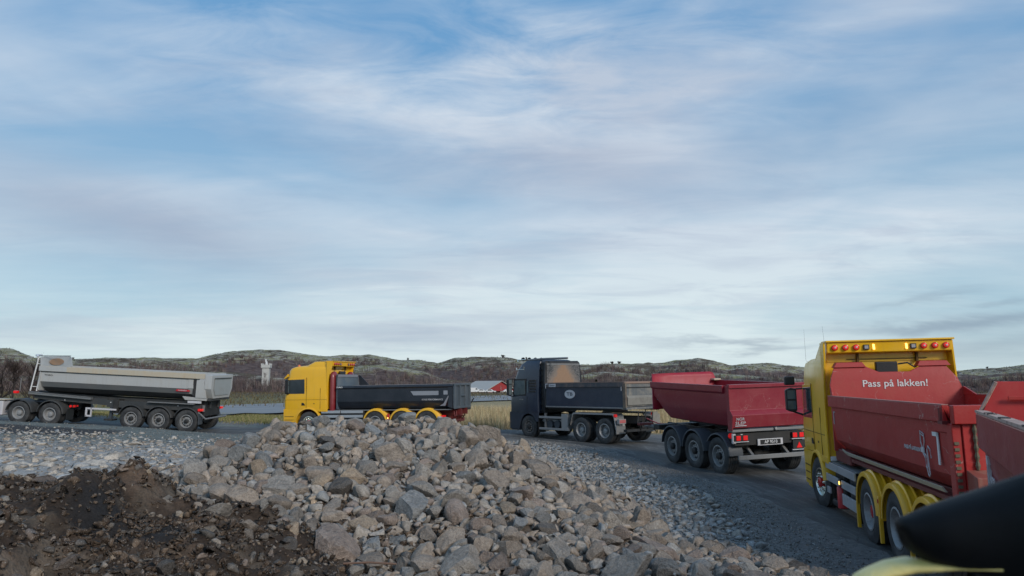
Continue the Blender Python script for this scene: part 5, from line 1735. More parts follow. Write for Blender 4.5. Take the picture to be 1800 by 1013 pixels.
for s in (1, -1):
    a, b = (1.18, 1.255) if s > 0 else (-1.255, -1.18)
    MB().prism([(a, zr + .01), (b - s * .02, zr + .01), (b, zr - .08), (a, zr - .16)] if s > 0 else [(b, zr + .01), (a + .02, zr + .01), (a, zr - .08), (b, zr - .16)], 'x', xr, xe).build('top_rail', BLKB, bo1, bevel=.008)
    MB().box(xr - .8, xe, a, b, zr + .012, zr + .03).build('rail_edge', paint('grey rail edge', (.22, .22, .25), .5, amt=.3), bo1)
headwall(bo1, xr + .02, [(1.16, zr), (1.12, zr + .55), (-.98, zr + .56), (-1.05, zr + .5), (-1.18, zr)], 1.1, zr + .44, .3, SLATE, .04)
MB().prism([(xr + .04, zr + .52), (xr - .04, zr + .52), (xr - .55, zr), (xr, zr)], 'y', -1.19, -1.16).build('gusset', BLKB, bo1, bevel=.005)
MB().box(xr - .0, xr + .03, -.96, 1.10, zr + .43, zr + .54).build('wall_cap', paint('grey rail edge', (.22, .22, .25)), bo1, bevel=.006)
MB().prism([(xe + 2.02, zr - .28), (xe + .68, zr - .28), (xe + .68, zr - .47), (xe + 1.88, zr - .47)], 'y', 1.175, 1.20).build('grey_badge', paint('silver decal', (.25, .265, .30), .4, amt=.15), bo1)
lin = MB().box(xe + .30, xe + 2.1, 1.185, 1.20, zr - .20, zr - .18); lin.prism([(xe + 2.25, zr - .2), (xe + 2.2, zr - .2), (xe + 1.95, zr - .6), (xe + 2.0, zr - .6)], 'y', 1.18, 1.198); lin.build('pressed_line', BLACK if False else paint('dark gloss', (.03, .035, .05), .2, amt=.1), bo1)
MB().box(xe + .44, xe + .24, 1.18, 1.202, zr - .45, zr - .27).build('square_badge', paint('silver decal', (.25, .265, .30)), bo1)
letters('STYLE PERFORMANCE', .10, OFFW, bo1, (xe + .98, 1.192, 1.50), (PI / 2, 0, PI), 1.0, bold=.008)
letters('DURO', .10, WHITE, bo1, (xr - .14, 1.262, zr - .06), (PI / 2, 0, PI), .30, bold=.014)
MB().prism([(xe + .18, zr - .50), (xe + .22, zr - .50), (xe + .44, 1.32), (xe + .62, 1.22), (xe + .36, 1.22)], 'y', 1.16, 1.215).build('corner_brace', paint('grey rail edge', (.22, .22, .25)), bo1, bevel=.005)
MB().prism([(xe + .02, zr - .05), (xe + .26, zr - .05), (xe + .20, 1.6), (xe + .24, 1.18), (xe + .02, 1.10)], 'y', 1.17, 1.215).build('corner_post', BLKB, bo1, bevel=.008)
# tailgate with ribs
tg = MB().box(xe - .05, xe, -1.17, 1.17, 1.10, zr + .02).build('tailgate', SLATE, bo1, bevel=.008)
rbm = MB().box(xe - .12, xe - .04, -1.2, 1.2, zr - .06, zr + .04); rbm.box(xe - .12, xe - .04, -1.2, 1.2, 1.08, 1.18); rbm.box(xe - .11, xe - .04, -.38, .38, 1.62, 1.70)
for yy in (1.12, .42, -.42, -1.12):
    rbm.box(xe - .12, xe - .04, yy - .07, yy + .07, 1.15, zr)
rbm.each('gate_rib', SLATE, tg, bevel=.012)
MB().tube([(xe - .1, -1.2, 1.25), (xe - .25, -1.25, 1.5)], .03, 8).build('gate_latch', BLACK, tg)
MB().box(xe - .2, xe - .1, -.9, -.4, .98, 1.08).build('gate_hook', BLACK, tg, bevel=.02)
hk = MB()
for k in range(9):
    a = rng.uniform(-.9, .9)
    hk.tube([(xe + .1, a, 1.05), (xe + .05 - .1 * rng.random(), a + .1, .75), (xe + .3, a - .1, .42)], .03, 6)
hk.box(-6.75, -6.95, -1.1, 1.1, .45, .60); hk.box(-6.6, -7.0, -.4, .4, .5, .95); hk.build('hitch', REDD, T1)


# ================================================================== grey semi-trailer and its tractor
T0 = empty('semi_trailer', (-16.435, 36.088, 0.486), (R(-1.7), R(-2.86), 3.117))
tag(T0, 'light grey half-pipe tipping semi-trailer with red tail lights, far left', 'trailer', 'tipping trailers')
X0_ = [-1.31, 0, 1.31]
axles(T0, X0_)
for x in X0_:
    for s in (1, -1):
        wheel(T0, x, s * 1.03, .52, 'trailer', .52, s)
        fender(T0, x, .54, s * .80, s * 1.24, r=.63, a0=10 if x > -1 else 20, a1=170, mat=GREYD, ribs=False, lip=.045)
ch = MB()
for s in (1, -1):
    ch.prism([(-2.1, 1.12), (-2.1, 1.42), (2.6, 1.40), (6.25, 1.54), (6.25, 1.20), (3.0, 1.05), (2.2, .98)], 'y', s * .40, s * .50)
for xx in (-1.6, -.3, 1.0, 2.4, 4.0, 5.6):
    ch.box(xx, xx + .1, -.45, .45, 1.15, 1.35)
ch.build('chassis', GREYD, T0, bevel=.01)
MB().prism([(3.3, 1.36), (6.3, 1.48), (6.3, 1.40), (3.3, 1.28)], 'y', 1.0, 1.18).build('side_beam', GREYM, T0, bevel=.008)
MB().prism([(3.3, 1.375), (6.3, 1.495), (6.3, 1.515), (3.3, 1.395)], 'y', 1.0, 1.19).build('beam_edge', STEEL, T0)
MB().prism([(-1.6, 1.30), (.6, 1.30), (.6, 1.34), (-1.6, 1.34)], 'y', 1.0, 1.20).build('beam_edge', STEEL, T0)
MB().prism([(6.1, 1.2), (2.6, 1.05), (2.6, 1.35), (6.1, 1.4)], 'y', .9, 1.0).build('frame_side', GREYD, T0)
MB().prism([(2.6, .98), (-1.9, 1.0), (-1.9, 1.3), (2.6, 1.3)], 'y', .9, 1.0).build('frame_side', GREYD, T0)
gd = MB()
gd.box(2.05, 3.45, 1.12, 1.18, .84, .92); gd.box(3.22, 3.50, 1.12, 1.18, .50, .58); gd.box(3.42, 3.50, 1.12, 1.18, .50, .92); gd.box(3.20, 3.26, 1.12, 1.18, .50, .92)
gd.build('side_guard', OFFW, T0, bevel=.008)
MB().box(2.2, 2.6, .7, 1.15, .36, .44).build('landing_foot', BLACK, T0); MB().box(2.34, 2.46, .86, .98, .4, 1.1).build('landing_leg', GUARD, T0)
MB().box(2.05, 2.30, .5, 1.05, .7, 1.35).build('valve_box', BLACK, T0, bevel=.02)
xf0, xe0 = 5.85, -2.26
def p0(k=0.0):
    z = 2.72
    return [(1.16, z - k), (1.16, 2.50 - k), (1.16, 2.50 - k), (1.15, 2.00), (1.00, 1.74), (.72, 1.55), (.3, 1.48)]
def lp(y0, z0, y1, z1, o=.006):
    dy, dz = y1 - y0, z1 - z0; L_ = math.hypot(dy, dz)
    return (y0, z0), (y1, z1), (-dz / L_ * -1 * o * -1, 0)
ring = sheet_sec([(1.16, 2.74), (1.16, 2.48), (1.15, 2.02), (1.01, 1.78), (.74, 1.58), (.3, 1.50)], .03)
b0 = MB().loft([[(x, y, z) for y, z in ring] for x in (xf0, xe0 + .5)]).build('tipper_body', GREYL, T0, smooth=20)
# lower belt and belly: shade of the inturned sides painted as darker greys
MB().loft([[(x, 1.154, 2.02), (x, 1.018, 1.775), (x, .99, 1.78), (x, 1.12, 2.03)] for x in (xf0 - .02, xe0 + 1.0)]).build('side_belt', GREYM, b0)
MB().loft([[(x, 1.016, 1.774), (x, .75, 1.565), (x, .3, 1.475), (x, .3, 1.49), (x, .72, 1.60), (x, .98, 1.78)] for x in (xf0 - .1, xe0 + .9)]).build('belly', GREYD, b0)
for s in (1, -1):
    a, b = (1.14, 1.235) if s > 0 else (-1.235, -1.14)
    MB().box(xf0, xe0 + .25, a, b, 2.50, 2.74).build('top_rail', SAND if s > 0 else GREYL, b0, bevel=.012)
    MB().box(xf0, xe0 + .5, a, b - .02 if s > 0 else b, 2.475, 2.497).build('rail_gap', BLACK, b0)
MB().box(xf0 + .02, xf0 - 1.3, 1.236, 1.242, 2.51, 2.73).build('rail_front', GREYL, b0)
headwall(b0, xf0 - .05, [(1.2, 2.7), (1.18, 3.14), (.9, 3.17), (-1.0, 3.20), (-1.16, 3.12), (-1.2, 2.7)], 1.6, 2.75, .15, GREYL, .05)
st0 = MB().lathe([(0, 1), (.012, .97), (.014, 0)], n=24); st0.v = [(xf0 - .07 - p[1], .12 + p[0] * .55, 2.93 + p[2] * .17) for p in st0.v]; st0.build('clay_stain', TAN, b0)
MB().tube([(xf0 + .05, 1.1, 3.2), (xf0 - .6, .0, 3.24), (xf0 - .02, -1.0, 3.22)], .018).build('tarp_rope', BLACK, b0)
ld = MB()
for xx, yy in ((6.30, 1.05), (6.02, 1.02)):
    ld.tube([(xx, yy, 1.55), (xx - .22, yy, 3.02)] if xx > 6.2 else [(xx, yy, 1.55), (xx - .12, yy, 2.6)], .032, 8)
ld.tube([(6.30 - .22, 1.05, 3.02), (6.08, 1.05, 3.14), (6.35, .8, 3.22), (6.45, .3, 3.22)], .05, 8)
ld.build('ladder_rail', WHITE, T0, smooth=50)
for k in range(5):
    MB().tube([(6.27 - k * .045, 1.05, 1.75 + k * .27), (6.0 - k * .02, 1.02, 1.75 + k * .27)], .017, 6).build('rung', WHITE if k in (0, 4) else BLACK, T0)
MB().tube([(6.9, .9, 1.5), (6.9, .9, 2.1)], .02, 6).build('hose_mast', STEEL, T0)
# rear of the body
rp0 = MB().prism([(xe0 + .62, 2.44), (xe0 + .28, 2.44), (xe0 + .10, 1.62), (xe0 + .62, 1.62)], 'y', 1.13, 1.20).build('corner_post', GREYL, b0, bevel=.008)
MB().prism([(xe0 + 1.02, 2.46), (xe0 + .80, 2.46), (xe0 + .76, 2.04), (xe0 + 1.02, 2.04)], 'y', 1.14, 1.18).each('rear_bracket', GREYL, b0, bevel=.008)
MB().box(xe0 + .78, xe0 + .62, 1.13, 1.165, 1.75, 2.46).build('shadow_gap', BLACK, b0)
MB().prism([(xe0 + 1.25, 1.66), (xe0 + .1, 1.60), (xe0 + .1, 1.50), (xe0 + 1.1, 1.50)], 'y', 1.0, 1.17).build('foot_plate', GREYL, b0, bevel=.008)
MB().box(xe0 + .98, xe0 + .35, 1.08, 1.16, 1.36, 1.47).build('white_plate', OFFW, T0, bevel=.008)
rb_ = MB().prism([(xe0 + 1.55, 1.98), (xe0 + .95, 1.96), (xe0 + .95, 1.88), (xe0 + 1.60, 1.88)], 'y', 1.02, 1.135).build('red_badge', BRED, b0)
letters('Kel-Berg' if False else 'CARNEHL', .07, OFFW, rb_, (xe0 + 1.28, 1.138, 1.925), (PI / 2, 0, PI), .42, bold=.006)
letters('TORO', .11, GREYD, b0, (xf0 - .42, 1.166, 2.32), (PI / 2, 0, PI), .40, bold=.004)
gt = [(1.20, 2.70), (1.22, 2.05), (.92, 1.60), (-.92, 1.60), (-1.22, 2.05), (-1.20, 2.70)]
tg0 = MB().loft([[(xe0 + .22, y, z) for y, z in gt], [(xe0 - .10, y, z) for y, z in gt]]).build('tailgate', GREYL, b0, bevel=.015)
MB().loft([[(xe0 - .095, y, z) for y, z in ((.92, 2.52), (.90, 2.0), (.75, 1.80), (-.75, 1.80), (-.90, 2.0), (-.92, 2.52))], [(xe0 - .13, y, z) for y, z in ((.96, 2.60), (.95, 2.0), (.78, 1.74), (-.78, 1.74), (-.95, 2.0), (-.96, 2.60))]]).build('gate_panel', GREYM if False else paint('pale blue grey panel', (.33, .355, .36), .5, amt=.4), tg0, bevel=.01)
MB().box(xe0 - .13, xe0 - .16, -.96, .96, 2.52, 2.56).build('gate_rib', GREYD, tg0)
MB().box(xe0 - .05, xe0 + .2, -1.1, 1.1, 1.50, 1.58).build('rear_crossbeam', GREYD, T0, bevel=.01)
MB().box(xe0 + .25, xe0 + .6, -.8, .9, .75, 1.5).build('rear_panel', BLACK, T0, bevel=.02)
for s in (1, -1):
    h_ = MB().box(xe0 + .30, xe0 + .46, s * 1.02, s * 1.20, 1.0, 1.12).build('tail_light', LRED, T0, bevel=.03)
    MB().box(xe0 + .24, xe0 + .28, s * 1.02, s * 1.18, 1.02, 1.12).build('lens', LREDB, h_, bevel=.01)
MB().prism([(.99, 1.28), (1.06, 1.28), (1.04, .98), (1.0, .98)], 'x', xe0 + .2, xe0 + .3).build('lamp_bracket', STEEL, T0)
MB().tube([(xe0 + .1, -1.2, .66), (xe0 + .1, 1.1, .66), (xe0 + .45, 1.1, .95)], .045, 8).build('bumper_bar', STEEL, T0, smooth=50)
MB().box(xe0 + .34, xe0 + .37, .82, 1.24, .40, .9).build('mud_flap', GUARD, T0)
for xx in (-.8, 2.4, 4.6):
    MB().box(xx, xx + .04, 1.0, 1.02, 1.18, 1.22).build('side_marker', WHITE, T0)

TT = empty('tractor_unit', (-16.435 - 5.147 * .9997 * math.cos(R(2.86)), 36.088 + .125, 0.486 + 5.147 * math.sin(R(2.86))), (R(-1.7), R(-2.86), 3.117))
tag(TT, 'dark tractor unit pulling the grey semi-trailer, only its two rear axles in view', 'lorry', 'lorries waiting in a row')
axles(TT, [0, 1.48, 6.2])
rear_tyres(TT, [0, 1.48], 'drive', .95)
wheel(TT, 6.2, 1.05, .52, 'front', .52, 1); wheel(TT, 6.2, -1.05, .52, 'front', .52, -1)
chassis(TT, -.95, 7.0, .88)
for x in (0, 1.48):
    for s in (1, -1):
        fender(TT, x, .53, s * .66, s * 1.26, r=.65, a0=8, a1=176, mat=GREYD, ribs=False, lip=.05)
MB().box(-.80, -.84, .72, 1.24, .28, .80).build('mud_flap', PLAS, TT, bevel=.01)
tl0 = MB().box(-.84, -.98, .62, 1.10, .86, 1.0).build('tail_light', PLAS, TT, bevel=.02)
MB().box(-.985, -1.0, .90, 1.08, .88, .98).build('lens', LRED, tl0); MB().box(-.985, -1.0, .68, .80, .89, .97).build('lens', LRED, tl0)
mk0 = MB().tube([(-.90, 1.10, .93), (-.90, 1.14, .93)], .055, 10).build('side_marker', LRED, TT)
MB().box(1.70, 1.86, 1.0, 1.2, 1.40, 1.52).build('marker_light', LRED, TT, bevel=.02)
MB().box(2.26, 3.6, .62, 1.22, .36, 1.02).build('fuel_tank', OFFW, TT, bevel=.05)
MB().box(2.2, 3.7, .6, 1.22, 1.06, 1.10).build('catwalk', SAND, TT)
ct_ = MB().loft([rrect(5.2, 7.4, 1.24, .2, .06, .9), rrect(5.2, 7.4, 1.24, .2, .06, 1.8), rrect(5.2, 7.2, 1.2, .25, .08, 2.7), rrect(5.25, 6.8, 1.05, .3, .1, 3.3)]).build('cab', GREYD, TT, smooth=38)
MB().prism([(6.1, 1.8), (7.0, 1.75), (6.9, 2.5), (6.1, 2.5)], 'y', 1.2, 1.245).each('side_window', GLASS, ct_)


# ================================================================== the machine the picture is taken from
OV = empty('loader', (0.9, .9, 0))
tag(OV, 'black mirror housing and yellow bonnet edge of the machine in the near right corner', 'loader')
def pxp(px, py, d): return sight(px, py, d)
mh = MB(); rings = []
for (px_, py_, ru, rv, dd) in ((1585, 936, 3, 8, 1.12), (1586, 937, 12, 18, 1.12), (1591, 939, 18, 26, 1.12), (1602, 942, 22, 32, 1.12), (1620, 944, 27, 40, 1.11), (1653, 942, 34, 50, 1.10), (1745, 940, 46, 74, 1.08), (1800, 942, 50, 93, 1.05), (1880, 948, 55, 121, 1.0), (2000, 955, 60, 150, .96), (2090, 955, 50, 130, .93), (2120, 955, 10, 30, .92)):
    c = pxp(px_, py_, dd); k_ = dd / 1300
    ring = []
    for j in range(20):
        a = 2 * PI * j / 20
        ca, sa = math.cos(a), math.sin(a)
        e = 2.6
        u_ = math.copysign(abs(ca) ** (2 / e), ca); v_ = math.copysign(abs(sa) ** (2 / e), sa)
        ring.append((c.x - OV.location.x - v_ * .004, c.y - OV.location.y + u_ * ru * 1.6 * k_, c.z + v_ * rv * k_))
    rings.append(ring)
mh.loft(rings)
_m, _t = mat_new('matt black housing')
_n = _t.noise(_t.n('ShaderNodeTexCoord').outputs['Object'], 30, 4, .6)
_p = _t.n('ShaderNodeBsdfPrincipled', {'Base Color': _t.mix(_n, (.0015, .0017, .0022), (.006, .0065, .008)), 'Roughness': .55, 'Specular IOR Level': .18})
_t.n('ShaderNodeOutputMaterial', {0: _p})
mh.build('mirror_housing', _m, OV, smooth=60)
yb = MB(); rings = []
for (px_, py_, rv, dd) in ((1496, 1028, 4, 1.15), (1510, 1018, 8, 1.15), (1530, 1010, 10, 1.15), (1562, 1000, 12, 1.14), (1598, 993, 12, 1.13), (1640, 996, 8, 1.10), (1680, 998, 4, 1.08), (1720, 1000, 3, 1.06), (1760, 1002, 2, 1.04)):
    c = pxp(px_, py_, dd); k_ = dd / 1300
    rings.append([(c.x - OV.location.x + .3 * rv * k_ * math.sin(2 * PI * j / 16), c.y - OV.location.y + math.cos(2 * PI * j / 16) * rv * 3 * k_, c.z + math.sin(2 * PI * j / 16) * rv * k_) for j in range(16)])
yb.loft(rings)
yb.build('bonnet_edge', paint('highlit machine yellow', (.80, .63, .20), .35, (.78, .74, .52), .7, scale=9, coat=.3), OV, smooth=60)  # pale cream highlight painted in through the dust colour
bd = MB()
a = pxp(1700, 1034, 1.10); b = pxp(2100, 1024, 1.05)
bd.loft([[(p.x - OV.location.x, p.y - OV.location.y + dy, z_) for p, dy, z_ in ((a, .0, a.z - .0), (b, .0, b.z), (b, .04, b.z - .01), (a, .04, a.z - .01))], [(p.x - OV.location.x, p.y - OV.location.y + dy, z_) for p, dy, z_ in ((a, .0, 0.9), (b, .0, 0.9), (b, .04, .9), (a, .04, .9))]])
bd.build('door_body', PLAS, OV, bevel=.005)
MB().box(.1, .9, .1, .6, .02, .95).build('step_frame', PLAS, OV, bevel=.03)


# ------------------------------------------------------------------ plants
def M_leafy(name, k=1.0, rough=.9):
    m, t = mat_new(name)
    base = t.n('ShaderNodeVertexColor', layer_name='tone').outputs[0]
    p = t.n('ShaderNodeBsdfPrincipled', {'Base Color': base, 'Roughness': rough, 'Specular IOR Level': 0.15})
    t.n('ShaderNodeOutputMaterial', {0: p})
    return m


PLM = M_leafy('twigs and dry blades')


def blades(name, base, ang, lean, h, w, col, parent=None, kind='stuff', curve=.0):
    """thin upright triangles: base (n,3), lean direction angle, lean amount, height, width, colour (n,3)"""
    n = len(base)
    dx, dy = np.cos(ang), np.sin(ang)
    fa = nrg.uniform(0, 6.28, n)
    wx, wy = np.cos(fa) * w / 2, np.sin(fa) * w / 2
    tip = base + np.stack([dx * lean * h, dy * lean * h, h], 1)
    a = base + np.stack([wx, wy, 0 * wx], 1); b = base - np.stack([wx, wy, 0 * wx], 1)
    V = np.stack([a, b, tip], 1).reshape(-1, 3); F = np.arange(3 * n).reshape(-1, 3)
    me = bpy.data.meshes.new(name); mesh_np(me, V, F)
    at = me.color_attributes.new('tone', 'FLOAT_COLOR', 'POINT')
    C = np.repeat(np.concatenate([col, np.ones((n, 1))], 1), 3, 0)
    at.data.foreach_set('color', C.astype(np.float32).ravel())
    me.materials.append(PLM)
    o = bpy.data.objects.new(name, me); COL.objects.link(o)
    if parent is not None: o.parent = parent
    elif kind: o['kind'] = kind
    return o


def tints(n, cols, var=.25):
    c = np.array(cols)[nrg.integers(0, len(cols), n)]
    return c * nrg.uniform(1 - var, 1 + var, (n, 1))


# dry reed and grass beyond the road
N = 90000
xs = nrg.uniform(-7, 17, N); ys = 39.0 + 40 * nrg.uniform(0, 1, N) ** 1.8
d = rd(xs, ys); tall = sstep(-6.5, -4.0, xs + .8 * fbm(xs * .8, ys * .8, 5, 2)) * sstep(3.6, 5.2, d)
k = nrg.uniform(0, 1, N) < tall * (.5 + fbm(xs * .9, ys * .9, 6, 3))
xs, ys = xs[k], ys[k]; n = len(xs)
blades('dry_tall_grass', np.stack([xs, ys, height(xs, ys) - .03], 1), nrg.uniform(0, 6.28, n), nrg.uniform(0, .35, n), nrg.uniform(.35, .95, n) * (.75 + .5 * (fbm(xs * .7, ys * .7, 8, 2) + .5)), nrg.uniform(.02, .05, n), tints(n, [(.48, .38, .23), (.40, .30, .17), (.56, .46, .30), (.30, .22, .12), (.30, .27, .14)]))
N = 80000
xs = nrg.uniform(-40, -4.5, N); ys = nrg.uniform(39.3, 62, N)
d = rd(xs, ys)
k = nrg.uniform(0, 1, N) < sstep(3.6, 4.8, d + .4 * fbm(xs, ys, 61, 2))
xs, ys = xs[k], ys[k]; n = len(xs)
blades('short_grass', np.stack([xs, ys, height(xs, ys) - .02], 1), nrg.uniform(0, 6.28, n), nrg.uniform(.1, .8, n), nrg.uniform(.06, .20, n), nrg.uniform(.03, .06, n), tints(n, [(.19, .19, .07), (.25, .22, .11), (.13, .15, .05), (.30, .25, .13)]))
# heath between the far road and the thicket
N = 60000
xs = nrg.uniform(-300, 270, N); ys = 85 + 290 * nrg.uniform(0, 1, N)
k = (np.abs(xs) < ys * .85)
xs, ys = xs[k], ys[k]; n = len(xs)
fz = height(xs, ys)
uu = 900 + 1300 * xs / ys; vv = 680 + 1300 * (2.5 - fz) / ys
k = vv < np.interp(uu, [a for a, b in far_away], [b for a, b in far_away]) - .8
xs, ys, fz = xs[k], ys[k], fz[k]; n = len(xs)
blades('field_grass', np.stack([xs, ys, fz - .05], 1), nrg.uniform(0, 6.28, n), nrg.uniform(.1, .6, n), nrg.uniform(.25, .8, n), nrg.uniform(.1, .25, n), tints(n, [(.12, .10, .045), (.17, .14, .07), (.075, .055, .04), (.10, .075, .05)]))


def on_hill(HV, u, v):
    """point of a hill grid at fractional column u, row v"""
    i = np.clip(u, 0, HV.shape[0] - 1.001); j = np.clip(v, 0, HV.shape[1] - 1.001)
    i0 = i.astype(int); j0 = j.astype(int); a = (i - i0)[:, None]; b = (j - j0)[:, None]
    return (HV[i0, j0] * (1 - a) + HV[i0 + 1, j0] * a) * (1 - b) + (HV[i0, j0 + 1] * (1 - a) + HV[i0 + 1, j0 + 1] * a) * b


def thicket(name, HV, nb, vfun, hh, ww, cols, per=14, up=(0.0, .62)):
    u = nrg.uniform(0, HV.shape[0] - 2, nb); v = nrg.uniform(up[0], up[1], nb) * 36
    k = nrg.uniform(0, 1, nb) < vfun(u, v / 36)
    u, v = u[k], v[k]; nb = len(u)
    P = on_hill(HV, u, v)
    h = nrg.uniform(hh[0], hh[1], nb); tone = tints(nb, cols, .3)
    B = np.repeat(P, per, 0); n = len(B)
    H = np.repeat(h, per) * nrg.uniform(.5, 1.1, n)
    B = B + np.stack([nrg.normal(0, .35, n) * np.repeat(h, per) * .4, nrg.normal(0, .3, n) * np.repeat(h, per) * .4, 0 * H - .2], 1)
    return blades(name, B, nrg.uniform(0, 6.28, n), nrg.uniform(.05, .45, n), H, nrg.uniform(ww[0], ww[1], n), np.repeat(tone, per, 0) * nrg.uniform(.75, 1.25, (n, 1)))


WOODC = [(.115, .084, .084), (.15, .112, .105), (.10, .082, .084), (.21, .172, .155), (.135, .092, .083), (.13, .115, .095)]
f1 = lambda u, v: sstep(.50, .34, v + .5 * fbm(u * .02, v * 4, 83, 3)) * (.35 + 1.1 * (fbm(u * .05, v * 6, 84, 3) + .4))
thicket('birch_thicket', HV2, 9000, lambda u, v: sstep(.62, .38, v + .5 * fbm(u * .03, v * 3, 85, 3)), (2.2, 5.0), (.12, .28), WOODC, 14, (0, .7))
thicket('hillside_thicket', HV1, 9000, f1, (2.5, 5.2), (.2, .42), WOODC, 12, (.1, .6))
thicket('heather', HV1, 2500, lambda u, v: (fbm(u * .06, v * 9, 87, 3) > .10) * 1.0, (.5, 1.2), (.3, .7), [(.05, .045, .03), (.07, .06, .035), (.045, .05, .03)], 6, (.45, 1.02))
thicket('low_heather', HV2, 3000, lambda u, v: (fbm(u * .06, v * 9, 88, 3) > .10) * 1.0, (.3, .8), (.15, .4), [(.05, .045, .03), (.08, .06, .045), (.045, .05, .03)], 6, (.5, 1.02))

BARK_D = M_simple('dark wet bark', (0.022, 0.018, 0.017), (0.06, 0.05, 0.046), 3)
BARK_P = M_simple('pale birch bark', (0.24, 0.21, 0.20), (0.34, 0.31, 0.29), 3)


def bare_tree(name, label, base, h, spread, bark, twig, seed, group='bare trees below the hills', n1=9, tw=.05, ntw=380):
    r = random.Random(seed)
    t = empty(name, base); tag(t, label, 'tree', group)
    m = MB(); tips = []
    nst = 1 + r.randrange(3)
    lim = MB()
    for s_ in range(nst):
        a = r.uniform(0, 6.28); ln = spread * r.uniform(.05, .3)
        pts = [Vector((0, 0, -.3))]
        for k in range(1, 7):
            f = k / 6
            pts.append(Vector((math.cos(a) * ln * h * f ** 1.3 + r.uniform(-.03, .03) * h, math.sin(a) * ln * h * f ** 1.3 + r.uniform(-.03, .03) * h, h * f * r.uniform(.9, 1.0))))
        r0 = h * .022
        m.tube(pts, [r0 * (1 - .85 * k / 6) for k in range(7)], 6)
        for k in range(n1):
            f = r.uniform(.25, .95); i = int(f * 6); p = pts[i].lerp(pts[min(i + 1, 6)], f * 6 - i)
            b = r.uniform(0, 6.28); L = spread * h * .42 * (1.15 - f)
            q = p + Vector((math.cos(b) * L * .5, math.sin(b) * L * .5, L * r.uniform(.3, .8)))
            q2 = q + Vector((math.cos(b + r.uniform(-.6, .6)) * L * .5, math.sin(b) * L * .5, L * r.uniform(.2, .8)))
            lim.tube([p, q, q2], [r0 * .45 * (1.1 - f), r0 * .28 * (1.1 - f), r0 * .08], 4)
            for z_ in (.3, .6, .9, 1.0): tips.append(p.lerp(q, z_)); tips.append(q.lerp(q2, z_))
        tips += pts[3:]
    m.build('trunk', bark, t, smooth=60)
    lim.build('limb', bark, t)
    T = np.array([tips[r.randrange(len(tips))][:] for _ in range(ntw)])
    n = len(T); o = blades('crown', T + nrg.normal(0, .01 * h, (n, 3)), nrg.uniform(0, 6.28, n), nrg.uniform(.3, 1.6, n), nrg.uniform(.05, .18, n) * h, nrg.uniform(.5, 1, n) * tw, tints(n, twig), parent=t)
    return t


gz = lambda x, y: float(height(np.array([x]), np.array([y]))[0])
DARKT = [(.035, .026, .025), (.055, .042, .038), (.07, .052, .045)]
for i, (px_, Y_, h_, lb) in enumerate([(2, 66, 4.6, 'dark bare tree at the far left edge behind the tractor unit'), (22, 63, 4.3, 'dark bare tree with crossing limbs left of the red marker lamp'), (44, 68, 4.9, 'leaning dark bare tree just left of the trailer ladder'), (-40, 60, 5.0, 'dark bare tree beyond the left edge of the photo'), (60, 78, 3.6, 'low dark shrub behind the white ladder')]):
    p = sight(px_, 700, Y_); bare_tree('bare_tree', lb, (p.x, Y_, gz(p.x, Y_)), h_, .95, BARK_D, DARKT, 50 + i, n1=13, tw=.035, ntw=700)
PALET = [(.20, .17, .16), (.13, .105, .10), (.28, .25, .23)]
for i, (px_, Y_, h_, lb) in enumerate([(447, 345, 7.4, 'pale birch just left of the white tower foot'), (463, 341, 8.8, 'pale birch growing in front of the white tower'), (477, 343, 7.5, 'thin pale birch right of the tower foot'), (497, 335, 6.3, 'small pale birch left of the yellow cab'), (433, 339, 6.0, 'small pale birch between grey trailer and tower'), (660, 350, 9.1, 'tall grey birch above the black tipper body'), (770, 355, 8.0, 'grey birch behind the tail of the black body'), (700, 351, 7.4, 'small grey birch halfway along the black body')]):
    p = sight(px_, 700, Y_); bare_tree('birch_tree', lb, (p.x, Y_, gz(p.x, Y_) + .1), h_, .5, BARK_P, PALET, 80 + i, 'pale birches at the foot of the hills', n1=6, tw=.14, ntw=160)


def spruce(label, base, h, w):
    t = empty('spruce_tree', base); tag(t, label, 'tree', 'evergreens on the ridge')
    MB().tube([(0, 0, -.3), (0, 0, h * .9)], [h * .03, h * .008], 6).build('trunk', BARK_D, t)
    n = 900; f = nrg.uniform(.08, 1, n) ** .8; a = nrg.uniform(0, 6.28, n); rr_ = w * (1.03 - f) * nrg.uniform(.1, 1, n) * (.7 + .3 * np.sin(f * 40))
    B = np.stack([np.cos(a) * rr_, np.sin(a) * rr_, f * h], 1)
    blades('crown', B, a, nrg.uniform(.5, 2.5, n), nrg.uniform(.03, .09, n) * h, nrg.uniform(.04, .1, n) * h * .6, tints(n, [(.018, .028, .014), (.03, .04, .02), (.012, .02, .012)]), parent=t)


def hz(HV, X, Y):
    P = HV.reshape(-1, 3); j = np.argmin((P[:, 0] - X) ** 2 + (P[:, 1] - Y) ** 2); return float(P[j, 2])


